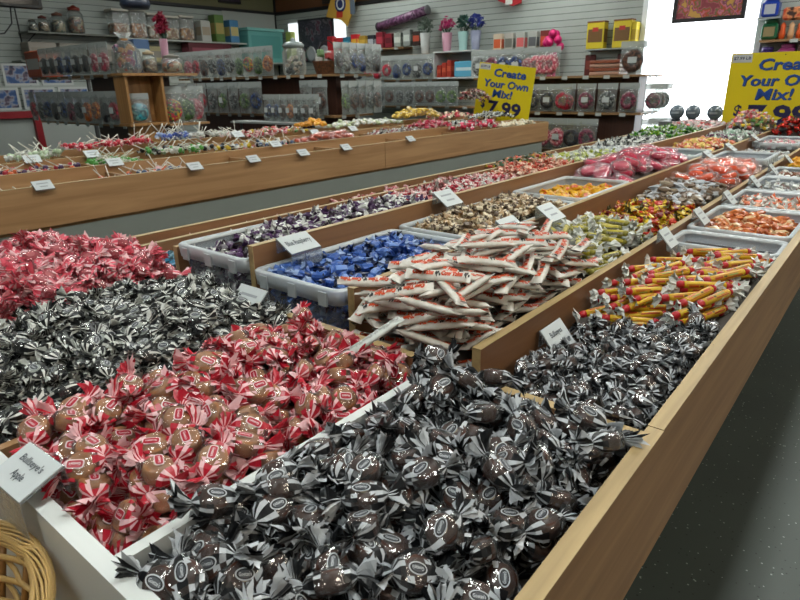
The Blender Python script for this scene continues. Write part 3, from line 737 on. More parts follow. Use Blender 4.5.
card(.166, .580, .910, 'w', ["Bullseye's", 'Apple'], "white card reading Bullseye's Apple on the white front board", .068, .044, 20, seed=.04, flap=.05)
card(.890, .402, .852, 's', ['Bullseyes', 'Caramel Cream'], 'white card reading Bullseyes Caramel Cream, tilted over the small dark caramels', .074, .054, 50)
card(.768, .908, .961, 's', ['Blue Raspberry'], 'white card over the blue candies, clipped to the board above the frosted tub', .077, .050, 30, flap=.030)
card(.598, .812, .916, 'w', ['~0.6', '~0.4'], 'plain white card half buried at the back of the black and white candies', .070, .050, 42)
k = 0
for x, y, z, d in ((1.29, .912, .975, 'over the cream and tan taffies'), (1.17, .655, .955, 'between taffy tub and white caramel sticks'), (1.36, .655, .955, 'above the honey candy sticks'),
                   (2.9, .655, .945, 'behind the orange discs'), (3.3, .655, .945, 'over the far part of the second row'), (3.9, .655, .945, 'second from the far end of the second row')):
    card(x, y, z, 's', ['~0.6', '~0.45'], 'white price card '+d, .075, .055, 35)
for x, d in ((1.48, 'above the yellow candy sticks'), (1.78, 'above the copper toffees'), (2.12, 'above the orange and white candies'), (2.52, 'above the silver and white candies'), (2.9, 'above the brown foil candies'), (3.3, 'above the golden candies')):
    card(x, .402, .905, 's', ['~0.6', '~0.45'], 'small tilted price card '+d+' in the aisle-side row', .062, .050, 48)

# ------------------------------------------------------------------ the lollipop table on the far side
L = empty('lollipop_table', (0, 0, 0)); tag(L, 'long honey-coloured wooden table with stepped lollipop bins behind the nearer table', 'display table')
def lp(name, mb, m): return mb.build(name, m, L)
def lrail(name, x0, x1, y, z0, z1, m=None):
    o = MB().box(x0, x1, y, y+.018, z0, z1-.0015).build(name, m or W['left'], L)
    MB().box(x0, x1, y-.001, y+.019, z1-.0015, z1).build('rail_edge', W['edge'], o)
lrail('side_board', -1.2, 3.09, 2.64, .715, .88); lrail('side_board', 3.094, 5.49, 2.64, .713, .88)
lrail('divider_board', -1.2, 5.47, 2.90, .74, .906); lrail('divider_board', -1.2, 5.47, 3.16, .74, .927)
lrail('back_board', -1.2, 5.49, 3.44, .715, .94)
for i, x in enumerate((-1.2, 5.472)):
    lp('end_board', MB().box(x, x+.018, 2.659, 3.438, .715, .885), W['shelf'])
lp('table_bottom', MB().box(-1.18, 5.47, 2.659, 3.438, .70, .713), W['shelf'])
for r, (y0, y1, zz) in enumerate(((2.66, 2.898, .80), (2.92, 3.158, .83), (3.18, 3.438, .86))):
    lp('bin_liner', MB().box(-1.18, 5.46, y0, y1, .74, zz), mat('pale_liner', '9A958A', .7))
    for x in (.6, 1.35, 2.05, 2.7, 3.4, 4.1, 4.8): lp('cross_board', MB().box(x, x+.012, y0, y1, zz, (.872, .895, .92)[r]), W['shelf'])
lp('base_cabinet', MB().box(-1.1, 5.42, 2.66, 3.35, 0, .70), mat('sage_grey_board', '8A918B', .6))

def P3(c): return c
def pops(x0, x1, row, cols, label, n=26, lift=0, head=.013, pitch=(.05, 1.25)):
    y0, y1, zz = ((2.66, 2.895, .845), (2.92, 3.155, .885), (3.18, 3.435, .915))[row]
    pr, px = pop('lollipop', cols, max(3, len(cols)), head)
    return heap(pr, px, x0, x1, y0, y1, lambda x, y: zz+lift, .035, n, label, 'lollipop', label, pitch=pitch, rollr=.5, squeeze=.75, tries=5)
def bits(pr, x0, x1, row, label, n, lift=0, amp=.02, cat='candy'):
    y0, y1, zz = ((2.66, 2.895, .845), (2.92, 3.155, .885), (3.18, 3.435, .915))[row]
    return heap(*pr, x0, x1, y0, y1, mound(x0, x1, y0, y1, zz+lift, amp), .04, n, label, cat, label, tries=5)
orgw = GL('tangerine', 'D0683A')
pops(.6, 1.2, 0, [(GL('steel_blue', '5A6C8C'), WHT), (WHT, WHT)], 'pale lollipop with thin white stick in the near row, beside the first card', 16, -.005)
pops(1.22, 1.34, 0, [(orgw, WHT)], 'tangerine lollipop in the near row of the lollipop table', 8, .02)
pops(1.36, 1.75, 0, [(orgw, WHT), (GL('steel_blue', '5A6C8C'), WHT), (PNK, WHT)], 'orange, blue and pink lollipop in the near row of the lollipop table', 34, .030)
bits(taf, 1.95, 2.35, 0, 'cream taffy lying low in the near row of the lollipop table', 24, .02)
pops(.5, 1.33, 1, [(GL('purple', '4A2E55'), WHT), (GL('crimson', 'A8283A'), WHT), (orgw, WHT)], 'purple, crimson and orange lollipop in the middle row', 40, .035)
pops(1.36, 1.60, 1, [(GL('fresh_green', '57A04A'), WHT)], 'fresh green lollipop in the middle row', 30, .035)
pops(1.62, 2.03, 1, [(WHT, WHT), (BLK, WHT), (GL('fresh_green', '57A04A'), WHT)], 'white, black and green lollipop in the middle row', 38, .065)
pops(2.07, 2.60, 1, [(GL('steel_blue', '5A6C8C'), WHT), (BLK, WHT), (GL('bright_yellow', 'CDB02A'), WHT), (WHT, ROSE)], 'multicoloured lollipop in black, blue and yellow wrappers, middle row', 42, .045)
pops(.6, 1.05, 2, [(GL('charcoal', '2A2C30'), WHT), (WHT, WHT)], 'charcoal and white lollipop in the rear row', 14, .03)
pops(1.07, 1.34, 2, [(GL('pale_green', 'B0C4A4'), WHT), (WHT, WHT)], 'pale green lollipop in the rear row', 26, .05)
pops(1.37, 1.85, 2, [(GL('scarlet', 'BE2A3C'), PNK), (GL('scarlet', 'BE2A3C'), WHT)], 'scarlet and pink lollipop heaped in the rear row', 44, .075)
pops(1.87, 2.04, 2, [(GL('cobalt', '5064B0'), WHT), (GL('pale_blue', '8FA6CC'), WHT)], 'cobalt blue lollipop heaped in the rear row', 26, .085)
pops(2.07, 2.40, 2, [(WHT, PNK), (WHT, WHT)], 'whitish lollipop heaped in the rear row', 26, .075)
bits(rdw, 2.42, 2.69, 2, 'crimson wrapped candy in the rear row of the lollipop table', 50, .055)
bits(mix, 2.50, 2.95, 2, 'coral and cream wrapped candy heaped in the rear row', 50, .060)
# clear bags and loose goods towards the far end
bits(bigdisc('red_orange_disc', mat('red_orange', 'D2502C', .3), FILM), 2.75, 3.15, 1, 'red-orange disc in clear film, middle row of the lollipop table', 30, .035)
bits(nugget('amber_candy', [(mat('amber_orange', 'DE9A1E', .3), YEL)], .018), 2.98, 3.2, 2, 'amber orange candy at the rear of the lollipop table', 26, .08)
bits(mint_ := nugget('pale_green_candy', [(mat('celery', 'A9B48C', .4), WHT), (WHT, CRM)], .016), 3.2, 4.0, 2, 'pale celery green candy in the rear row', 90, .06)
bits(nugget('lemon_candy', [(mat('lemon', 'D2B24A', .35), CRM)], .022), 4.05, 4.5, 2, 'lemon yellow candy piled high in the rear row', 50, .07, .05)
bits(bon('maroon_candy', [(GL('maroon', '7A1E22'), WHT), (BLK, WHT)], .028, .012, .014, .012), 3.42, 4.0, 1, 'maroon and white wrapped candy in the middle row', 70, .03)
bits(bon('cherry_bag_candy', [(GL('cherry', 'B42446'), PNK)], .04, .016, .014, .014), 3.95, 4.35, 1, 'cherry red candy in the middle row near the far end', 40, .05)
bits(bkw, 4.38, 4.78, 1, 'black and white wrapped candy in the middle row near the far end', 50, .045)
bits(bon('cream_red_candy', [(CRM, ROSE), (ROSE, CRM), (CRM, BLK)], .036, .016, .014, .014), 4.55, 5.1, 2, 'cream and red wrapped candy in the rear row', 60, .05, .03)
bits(bon('dark_mixed_candy', [(GL('umber', '5C4A3A'), WHT), (BLK, PNK), (GL('maroon', '7A1E22'), CRM)], .036, .016, .015, .014), 5.08, 5.36, 2, 'dark mixed wrapped candy piled high beside the small yellow sign', 110, .17, .10)
bits(bkw, 4.82, 5.37, 1, 'black and white wrapped candy at the end of the middle row', 70, .07, .05)
bits(bon('raspberry_bag_candy', [(GL('raspberry', 'C22448'), WHT)], .05, .022, .014, .016), 4.15, 4.75, 0, 'raspberry red candy at the far end of the near row', 34, .055, .04)
bits(nugget('cream_bag_candy', [(CRM, WHT)], .018), 4.82, 5.37, 0, 'cream coloured candy at the far end of the near row', 50, .05)
for x, y, z, d in ((.97, 2.645, .900, 'at the near end of the front board'), (1.66, 2.645, .900, 'second along the front board'), (2.01, 2.645, .900, 'third along the front board'), (2.36, 2.645, .900, 'fourth along the front board'),
                   (2.71, 2.645, .900, 'fifth along the front board'), (3.35, 2.645, .902, 'sixth along the front board'),
                   (1.40, 2.905, .930, 'in front of the green lollipops'), (2.38, 2.905, .935, 'over the middle row, past the multicoloured lollipops'),
                   (1.42, 3.165, .952, 'below the scarlet lollipops'), (1.14, 3.165, .955, 'below the pale green lollipops'), (2.31, 3.165, .985, 'among the whitish lollipops'), (2.95, 3.165, .955, 'before the amber candies'), (3.33, 3.165, .955, 'before the celery green candies')):
    card(x, y, z, 's', ['~0.6', '~0.4'], 'white price card on the lollipop table '+d, .072, .048, 40, flap=.004, group='price cards on the lollipop table')

# ------------------------------------------------------------------ the two yellow signs
yel_m = mat('sign_yellow', 'D8C414', .35); blue_m = mat('sign_blue', '17489A', .4); navy_m = mat('sign_navy', '1B1B4A', .4); gold_m = mat('sign_deep_yellow', 'C2AC0E', .4)
def sign(x, y, z, rz, w, h, lean, label, roll_=0, post=.2):
    """sign board reading Create Your Own Mix! $7.99; its face looks along -Y before turning by rz"""
    o = empty('price_sign', (x, y, z), rz); M = Matrix.Rotation(math.radians(lean), 4, 'X') @ Matrix.Rotation(PI/2, 4, 'X') @ Matrix.Rotation(math.radians(roll_), 4, 'Z')
    MB().box(-.02, .02, .012, .02, -post, h*.3).build('sign_post', mat('frame_black', '1C1A1C', .4), o)
    MB().box(-w/2, w/2, 0, h, -.006, 0, 0, M).build('sign_board', yel_m, o)
    t = MB()
    for s, cx, cy, ww, hh in (('Create', .07, .855, .57, .145), ('Your Own', .02, .66, .80, .14), ('Mix!', -.02, .49, .36, .145)):
        vs, fs = text_fit(s, ww*w, hh*h, .032, .12)
        t.add([(p_[0]+cx*w+.004*w, p_[1]+cy*h-.006*h, .0012) for p_ in vs], fs, 1, False, M)
        vs, fs = text_fit(s, ww*w, hh*h, .018, .12)
        t.add([(p_[0]+cx*w, p_[1]+cy*h, .0020) for p_ in vs], fs, 0, False, M)
    vs, fs = text_fit('7.99', .60*w, .26*h, .035); t.add([(p_[0]+.05*w, p_[1]+.23*h, .0012) for p_ in vs], fs, 1, False, M)
    vs, fs = text_fit('$', .08*w, .17*h, .03); t.add([(p_[0]-.35*w, p_[1]+.27*h, .0012) for p_ in vs], fs, 1, False, M)
    t.build('lettering', [blue_m, navy_m], o)
    st = MB().box(-w*.485, -w*.29, h*.885, h*.985, .0008, .0016, 0, M).build('price_sticker', mat('sticker_grey', 'B9BDBB', .5), o)
    vs, fs = text_fit('$7.99 LB', w*.17, h*.045, .02)
    MB().add([(p_[0]-.3875*w, p_[1]+.935*h, .002) for p_ in vs], fs, 0, False, M).build('sticker_text', navy_m, st)
    MB().add([(.02*w+.006*w*math.cos(q*PI/4), .965*h+.008*h*math.sin(q*PI/4), .001) for q in range(8)], [tuple(range(8))], 0, False, M).build('nail_hole', BLK, o)
    tag(o, label, 'sign'); return o
SIGN_A = sign(4.92, .723, .88, -PI/2, .62, .52, -1, 'large yellow sign reading Create Your Own Mix! standing at the end of the nearer table', 0, .17)
SIGN_B = sign(5.40, 3.12, .878, -PI/2, .61, .52, 0, 'tilted yellow sign reading Create Your Own Mix! at the end of the lollipop table', -6.8, .14)

# three grey globe jars at the table end
def globe(x, y, z, r, label):
    o = empty('globe_jar', (x, y, z))
    MB().lathe([(r*.62, 0), (r*.60, r*.25), (r*.5, r*.3)], 20).build('base', mat('globe_base', '2A3038', .4), o)
    m = MB(); m.lathe([(r*math.cos(a)*1.0, r*1.18+r*math.sin(a)) for a in [(-70+160*i/12)*PI/180 for i in range(13)]], 24); m.build('globe', mat('smoked_globe', '67737E', .12, coat=.6), o)
    b = MB()
    for zz0, zz1, mi in ((.86, 1.42, 0), (1.0, 1.28, 1)):
        n = 14; vs = []; fs = []
        for q in range(n+1):
            a = PI+(-.75+1.5*q/n)*(1 if mi == 0 else .7)
            for zz in (zz0, zz1):
                rr_ = r*math.cos(math.asin(zz-1.18))*(1.012+.01*mi); vs.append((rr_*math.cos(a), rr_*math.sin(a), r*zz))
        for q in range(n): fs.append((q*2, q*2+2, q*2+3, q*2+1))
        b.add(vs, fs, mi)
    b.build('wrap_label', [mat('globe_label', '2C3544', .4), mat('globe_print', '98A2AC', .4)], o)
    tag(o, label, 'jar', 'globe jars at the end of the table')
lpz = .70
pd = MB().box(5.24, 5.50, 1.08, 1.56, 0, .922).build('display_plinth', mat('plinth_grey', '6E7270', .5)); tag(pd, 'pale plinth behind the end of the nearer table carrying three globe jars', 'plinth')
for (y, d) in ((1.462, 'farthest from the large sign'), (1.341, 'in the middle of the three'), (1.18, 'next to the large sign')):
    globe(5.36, y, .923, .057, 'smoky grey globe jar with dark band, '+d)

# ------------------------------------------------------------------ bags, jars and shelf goods
def pxY(px, py, Y):
    d = Vector([sum(Rm[i][j]*v for j, v in enumerate((px-400, 300-py, -600))) for i in range(3)]); t = Y/d.y; return d.x*t, 1.24+d.z*t
def pxX(px, py, X):
    d = Vector([sum(Rm[i][j]*v for j, v in enumerate((px-400, 300-py, -600))) for i in range(3)]); t = X/d.x; return d.y*t, 1.24+d.z*t
FILLS = {
 'dark': ('black and brown', ['1C1E22', '3A2C28', '2A2C34']), 'navy': ('dark blue', ['1E2C50', '34508C', '121828']), 'red': ('crimson', ['A81C30', 'C83A4C', '6E1420']),
 'rose': ('pink and white', ['CC6474', 'E0AEB0', 'A83A50']), 'green': ('green', ['4A6A3A', '7E9A5A', '2C4426']), 'brown': ('chocolate brown', ['4A3028', '6E4C3C', '2A1C18']),
 'grey': ('grey', ['4E5252', '8E9290', '26292A']), 'orange': ('orange', ['C8682C', 'DE9448', '8A3E1C']), 'blue': ('bright blue', ['2C8CB8', '5AB4D8', '1C5A84']),
 'mixed': ('many-coloured', ['B83A48', '4A7A4A', 'C8A83A']), 'plum': ('plum', ['6A2438', '94445C', '3E1424']), 'teal': ('turquoise', ['3AA4B8', '7ACCD4', '1E6A80'])}
def fillmat(k): return mat('bagged_'+k, FILLS[k][1][0], .4, two=FILLS[k][1][1:], scale=70, kind='cells', bump=.8)
_BAG = {}
def bag_proto(key, w, h, lab, ring):
    k = (key, w, h, lab, ring)
    if k in _BAG: return _BAG[k]
    mb = MB(); nx, nz = 6, 8; vs = []; fs = []
    for side in (1, -1):
        for i in range(nz+1):
            for j in range(nx+1):
                u = j/nx; v = i/nz
                d = .5*.055*(max(0, math.sin(PI*u)))**.6*(max(0, math.sin(PI*min(1, v*1.22))))**.7*side if v < .82 else 0.0006*side
                vs.append(((u-.5)*w*(1-.05*math.sin(v*PI)), d+rr(-.003, .003)*(0 < i < nz), v*h))
        b0 = 0 if side == 1 else (nz+1)*(nx+1)
        for i in range(nz):
            for j in range(nx): a = b0+i*(nx+1)+j; f = (a, a+1, a+nx+2, a+nx+1); fs.append(f if side < 0 else f[::-1])
    mb.add(vs, fs, 0, True); o = mb.build('candy_bag', bagm, link=False)
    c = MB(); n = 14; H = h*.62
    if ring:
        R0_, r_ = min(w*.27, H*.36), w*.16
        for i in range(10):
            a = 2*PI*i/10
            for kq in range(6):
                b = 2*PI*kq/6; q = 1+rr(-.15, .15); c.v.append(((R0_+r_*q*math.cos(b))*math.cos(a), r_*.8*q*math.sin(b), h*.40+(R0_*1.1+r_*q*math.cos(b))*math.sin(a)))
        for i in range(10):
            for kq in range(6): c.f.append((i*6+kq, i*6+(kq+1) % 6, ((i+1) % 10)*6+(kq+1) % 6, ((i+1) % 10)*6+kq)); c.m.append(0); c.sm.append(True)
    else:
        prof = [(.3, .03), (.8, .12), (.98, .35), (1, .6), (.85, .85), (.3, 1)]
        c.lathe([(w*.43*a, 0) for a, b in prof], 12)
        for i, (a, b) in enumerate(prof):
            for q in range(12):
                an = 2*PI*q/12; s = rr(.9, 1.06); c.v[i*12+q] = (w*.43*a*s*math.cos(an), .022*a*s*math.sin(an)*1.1, .01+b*H)
    c.build('candy_filling', fillmat(key), o, link=False)['kind'] = 'stuff'
    if lab:
        l = MB().box(-w*.17, w*.17, -.034, -.032, h*.34, h*.52); l.build('white_label', mat('bag_label', 'BFC4C4', .5), o, link=False)
    hd = MB().box(-w*.5, w*.5, -.0022, .0022, h*.80, h); hd.build('sealed_header', mat('seal_grey', 'C0C7C5', .3, alpha=.6), o, link=False)
    _BAG[k] = o; return o
def bag(x, y, z, rz, key, where, w=.2, h=.3, lab=True, ring=True, lean=0):
    o = copy_tree(bag_proto(key, w, h, lab, ring)); o.matrix_world = Matrix.Translation((x, y, z)) @ Euler((lean, 0, rz+rr(-.12, .12))).to_matrix().to_4x4()
    lb = 'clear bag of %s candy %s' % (FILLS[key][0], where); tag(o, lb, 'candy bag', lb); return o
SW = -PI/2   # facing -X
BR = W['dark']
def gondola(name, x0, x1, y0, y1, levels, label, top=None, core=None):
    """free-standing shelf unit: core panel, boards, uprights, price strips"""
    o = empty('shelf_unit', (x0, y0, 0)); wd = BR
    MB().box(.14, x1-x0-.14, .10, core or (y1-y0-.10), .0, (top or levels[-1])-.02).build('core_panel', wd, o)
    for z in levels:
        b = MB().box(0, x1-x0, 0, y1-y0, z-.02, z).build('shelf_board', W['shelf'], o)
        y = .15
        while y < y1-y0-.1: MB().box(-.003, -.0005, y, y+.06, z-.034, z-.002).build('price_tag', mat('tag_white', 'B4BAB8', .5), b); y += .22+rr(-.04, .04)
        x = .1
        while x < x1-x0-.1: MB().box(x, x+.06, -.003, -.0005, z-.034, z-.002).build('price_tag', mat('tag_white', 'B4BAB8', .5), b); x += .2
    if core: MB().box(x1-x0-.05, x1-x0-.02, y1-y0-.06, y1-y0-.03, 0, levels[-1]).build('rear_post', mat('rack_grey', '6A6E6E', .4, metal=.5), o)
    MB().box(.06, x1-x0-.06, .06, core or (y1-y0-.06), 0, .1).build('plinth_base', mat('black_trim', '17181A', .5), o)
    tag(o, label, 'shelf unit'); return o
# unit 1 (far side, behind the lollipops)
gondola('u', 2.68, 3.25, 5.05, 6.95, (.95, 1.36), 'brown shelf unit hung with bags behind the lollipop table, open wooden end towards the aisle', 1.36, .95)
o = MB(); 
for a, b in ((2.55, 2.57), (2.86, 2.88)): o.box(a, b, 4.86, 5.04, .975, 1.335)
o.box(2.572, 2.858, 5.02, 5.04, .975, 1.335); o.box(2.54, 2.885, 4.86, 5.04, .952, .972); o.box(2.53, 2.885, 4.84, 5.04, 1.338, 1.358); o.box(2.60, 2.86, 4.9, 5.03, .10, .95)
tag(o.build('end_display_box', wood('orange_wood', '8A6238', 'A87C4A', 2)), 'open light wood display box on the end of the left shelf unit', 'display box')
bag(2.67, 4.93, .975, -.4, 'teal', 'in the open wood box', .17, .23, False, False)
for i, x in enumerate((2.97, 3.09, 3.18)): bag(x, 4.93, .955, -.5, ('mixed', 'green', 'rose')[i], 'beside the open wood box', .19, .30, False, False)
ext = MB().box(2.89, 3.28, 4.86, 5.04, .935, .953).build('side_shelf', W['shelf']); tag(ext, 'short light shelf beside the open wood box, carrying three colourful bags', 'shelf')
for i in range(11):
    y = 5.2+i*.165; k = ('red', 'dark', 'orange', 'orange', 'dark', 'plum', 'navy', 'dark', 'navy', 'grey', 'red', 'red', 'plum', 'red')[i]
    bag(2.60, y, .955, SW, k, 'on the lower pegs of the left unit', .17, .27, i % 3 == 0, i % 2 == 0)
for i in range(8):
    y = 5.25+i*.165; k = ('rose', 'rose', 'dark', 'dark', 'navy', 'navy', 'dark', 'dark', 'navy', 'dark', 'rose', 'mixed')[i]
    bag(2.60, y, 1.365, SW, k, 'on the upper shelf of the left unit', .17, .24, True, False)
# unit 2 (middle)
gondola('u', 4.42, 5.0, 4.42, 7.1, (.50, .955, 1.345), 'brown shelf unit with rows of clear bags in the middle of the shop', 1.345)
for i in range(13):
    y = 4.55+i*.2; k = ('brown', 'grey', 'grey', 'brown', 'grey', 'navy', 'green', 'grey', 'green', 'grey', 'red', 'grey', 'red')[i]
    if not 4.9 < y < 5.5: bag(4.36, y, .96, SW, k, 'on the lower shelf of the middle unit', .2, .33, i % 4 == 0, True)
for i in range(11):
    y = 5.35+i*.165; k = ('orange', 'green', 'mixed', 'green', 'grey', 'navy', 'grey', 'brown', 'red', 'rose', 'green')[i]
    bag(4.40, y, 1.35, SW, k, 'on the upper shelf of the middle unit', .18, .29, False, i % 2 == 0)
for i in range(6):
    bag(4.5+i*.11, 4.40, 1.35, .15, ('dark', 'grey', 'navy', 'navy', 'grey', 'dark')[i], 'on the end of the middle unit, upper shelf', .17, .28, False, i % 2 == 0)
for i in range(5):
    bag(4.55+i*.12, 4.38, .96, .2, ('green', 'brown', 'brown', 'grey', 'brown')[i], 'on the end of the middle unit, lower shelf', .18, .32, False, True)
# hanging rail in front of the middle unit
rk = empty('bag_rack', (3.58, 3.86, 0))
m_ = mat('rack_grey', '6A6E6E', .4, metal=.5)
MB().tube([(0, .95, .02), (0, .95, .93)], .012).build('post', m_, rk); MB().tube([(0, -.03, .02), (0, -.03, .93)], .012).build('post', m_, rk)
MB().box(-.08, .10, -.08, 1.0, .93, .945).build('shelf_board', mat('rack_shelf', '8E9492', .4), rk); MB().box(-.2, .2, -.1, 1.02, 0, .02).build('base', m_, rk)
tag(rk, 'low narrow rack holding large clear bags behind the lollipop table', 'rack')
for i, k in enumerate(('grey', 'brown', 'grey', 'orange', 'brown', 'navy', 'navy')): bag(3.56, 3.80+i*.095, .95, SW, k, 'on the low narrow rack', .13, .225, True, i not in (0, 2))
# unit 3: on the right-hand slatwall, behind
def wallshelf(y0, y1, z, label, d=.32, x=XW-.005, m=None):
    o = MB().box(x-d, x, y0, y1, z-.02, z).build('wall_shelf', m or W['shelf']); 
    y = y0+.1
    while y < y1-.1: MB().box(x-d-.003, x-d-.0005, y, y+.07, z-.034, z-.002).build('price_tag', mat('tag_white', 'B4BAB8', .5), o); y += .3
    return tag(o, label, 'shelf')
wallshelf(5.30, 6.9, 1.30, 'wooden wall shelf with dark-filled bags beside the white cubby'); wallshelf(4.4, 6.9, .93, 'lower wooden wall shelf behind the lollipop table', m=W['shelf'])
for i, k in enumerate(('navy', 'grey', 'navy', 'navy', 'red', 'red', 'red', 'dark')): bag(7.32, 5.42+i*.19, 1.305, SW, k, 'on the wall shelf left of the white cubby', .2, .33, i == 1, i % 2 == 0)
for i, k in enumerate(('green', 'green', 'brown', 'brown', 'grey', 'grey', 'brown', 'dark', 'dark', 'plum')): bag(7.32, 5.0+i*.19, .935, SW, k, 'on the lower wall shelf', .2, .33, False, True)
cb = empty('cubby_shelf', (7.36, 4.72, 1.30)); wm = mat('white_laminate', 'CBD0CF', .4)
for nm, bx in (('shelf_board', (0, .34, 0, .62, .34, .36)), ('shelf_board', (0, .34, 0, .62, 0, .02)), ('side_panel', (0, .34, -.02, 0, 0, .36)), ('side_panel', (0, .34, .62, .64, 0, .36)), ('back_panel', (.33, .34, .001, .619, .021, .339))):
    MB().box(*bx).build(nm, wm, cb)
tag(cb, 'white open cubby on the right-hand wall with red and blue packages inside', 'shelf')
def box_item(name, x, y, z, dx, dy, dz, c, label, c2='D8D8D2', band=.35, cat='box', rz=0, group=None, face='x'):
    """a printed carton with lid flap and a printed panel"""
    o = empty(name, (x, y, z), rz); m1 = mat('carton_'+c, c, .45)
    MB().box(-dx/2, dx/2, -dy/2, dy/2, 0, dz, 0, None, min(dx, dy, dz)*.05).build('carton', m1, o)
    t = MB()
    t.box(-dx/2-.001, -dx/2-.0002, -dy*.42, dy*.42, dz*(.5-band/2), dz*(.5+band/2)); t.box(-dx*.42, dx*.42, -dy/2-.001, -dy/2-.0002, dz*(.5-band/2), dz*(.5+band/2))
    t.build('printed_panel', mat('print_'+c2, c2, .5), o)
    tag(o, label, cat, group); return o
for i in range(3): box_item('package', 7.48, 5.10+i*.085, 1.321, .2, .07, .22-.03*i, 'A63222', 'red package standing in the white cubby', 'C8583A', .3, 'package', group='red packages in the white cubby')
box_item('package', 7.48, 4.86, 1.321, .2, .30, .20, '5AA8C8', 'light blue package lying in the white cubby', 'C8DCE0', .2, 'package')
# stem pots with artificial flowers on the cubby
def bouquet(x, y, z, pot, fl, label, h=.24, r=.075):
    o = empty('flower_pot', (x, y, z))
    MB().lathe([(r*.7, 0), (r, h), (r*.92, h), (r*.65, .01)], 16, 0, None, True, False).build('pot', mat('pot_'+pot, pot, .4), o)
    f = MB()
    for i in range(46):
        a, q = rr(0, 6.28), rr(.1, 1); c = Vector((q*r*1.45*math.cos(a), q*r*1.45*math.sin(a), h+rr(.05, .16)*(1.3-q*.5)))
        M = Matrix.Translation(c) @ Euler((rr(-1, 1), rr(-1, 1), rr(0, 6))).to_matrix().to_4x4()
        for k in range(5):
            an = k*1.2566; f.add([(0, 0, 0), (.024*math.cos(an-.5), .024*math.sin(an-.5), .018), (.038*math.cos(an), .038*math.sin(an), .02), (.024*math.cos(an+.5), .024*math.sin(an+.5), .018)], [(0, 1, 2, 3)], 0, False, M)
    f.build('flowers', mat('petal_'+fl, fl, .6), o)
    g = MB()
    for i in range(14): a = rr(0, 6.28); q = rr(.3, 1.5); g.tube([(0, 0, h*.8), (q*r*math.cos(a), q*r*math.sin(a), h+rr(.03, .09))], .004, 5)
    g.build('stems', mat('stem_green', '2E4636', .6), o)
    tag(o, label, 'flower pot')
bouquet(7.5, 5.60, 1.64, 'A8ACAA', '5A6A5E', 'grey-white pot of dull green flowers left of the white cubby', .28); 
MB
ps = tag(MB().box(7.36, XW-.005, 5.42, 5.80, 1.62, 1.64).build('wall_shelf', W['shelf']), 'little shelf under the grey-white flower pot', 'shelf')
bouquet(7.5, 5.22, 1.66, 'C490A4', 'C42A70', 'pink pot of magenta flowers on the white cubby'); bouquet(7.5, 4.95, 1.66, '9CC4C0', '2E5A4E', 'mint pot of dark green flowers on the white cubby'); bouquet(7.5, 4.75, 1.66, '8288A0', '2E3C90', 'slate pot of deep blue flowers on the white cubby')
# goods on pegs along the right-hand slatwall
def peg_item(y, z, w, h, c, c2, label, x=XW-.06, name='peg_bag', d=.03):
    o = empty(name, (x, y, z)); MB().box(-d/2, d/2, -w/2, w/2, 0, h, 0, None, .008).build('packet', mat('packet_'+c, c, .35), o)
    MB().box(-d/2-.001, -d/2-.0002, -w*.38, w*.38, h*.3, h*.72).build('printed_panel', mat('print_'+c2, c2, .45), o)
    MB().tube([(-.03, 0, h*.95), (.06, 0, h*.95)], .003, 6).build('peg', mat('peg_metal', '9AA0A0', .3, metal=.8), o)
    tag(o, label, 'packet')
wallshelf(3.68, 4.5, 1.60, 'upper right-hand wall shelf with packets, left of the bright window', .25)
wallshelf(6.0, 7.6, 1.76, 'upper wall shelf with red and dark packets below the dark poster', .22)
for i, (c, c2) in enumerate((('B8242E', 'B8242E'), ('B8242E', '8A1A22'), ('2A6A84', '4A98B0'), ('C42430', 'D8A83A'), ('9A7A2A', 'C4A044'), ('22242C', 'A8ACB0'), ('7A1E2C', 'A83A48'), ('7A1E2C', '54141E'), ('8A9088', 'C0C4BC'), ('7E8480', 'B4BAB4'), ('2A1C18', 'A8442C'))):
    box_item('packet', 7.52, 7.50-i*.175+.0, 1.762, .08, .13, .19+.03*(i % 3 == 0), c, 'small packet on the shelf below the dark poster', c2, .4, 'packet', group='packets below the dark poster')
for i, (c, c2) in enumerate((('C8B8A0', 'C8582C'), ('A8A49C', '6A6A62'), ('A0A49E', 'C05A5A'), ('A4A6A0', '54565A'), ('6A241C', 'B8442A'))):
    box_item('packet', 7.55, 4.42-i*.17, 1.602, .08, .12, .24, c, 'tall packet on the upper wall shelf right of the flower pots', c2, .45, 'packet', group='tall packets right of the flower pots')
# 4: right-hand unit below the yellow boxes
gondola('u', 6.14, 6.66, 2.0, 3.9, (.555, .94, 1.29), 'brown shelf unit of big clear bags left of the bright window', 1.29)
for i, k in enumerate(('plum', 'grey', 'plum', 'red', 'red', 'dark', 'dark', 'orange', 'orange')): bag(6.13, 2.13+i*(.215 if i < 4 else .17), .945, SW, k, 'on the lower shelf left of the bright window', .20, .27, i in (1, 2, 5, 8), i != 3)
for i, k in enumerate(('plum', 'brown', 'grey')): bag(6.22+i*.15, 1.93, .945, -1.0, k, 'on the window end of its unit', .17, .26, False, True)
bag(6.16, 2.14, 1.295, SW, 'brown', 'on top, closest to the bright window', .24, .29, True, True)
for i, k in enumerate(('rose', 'rose', 'rose', 'rose', 'navy', 'navy', 'plum', 'grey')): bag(6.15, 2.98+i*(.08 if i < 3 else .15)+(.0 if i < 3 else -.2), 1.295, SW, k, 'on the top shelf above the small yellow sign', .22, .28, i > 3, i != 3)
st = empty('tray_stack', (6.30, 2.42, 1.291))
for i in range(4): MB().box(-.12, .12, -.15, .15, i*.036, i*.036+.03, 0, None, .006).build('tray', mat('copper_tray' if i % 2 else 'pale_tray', '8A4A34' if i % 2 else 'B08A78', .35), st)
tag(st, 'stack of four copper and pink trays on the top shelf beside the brown bag', 'tray stack')
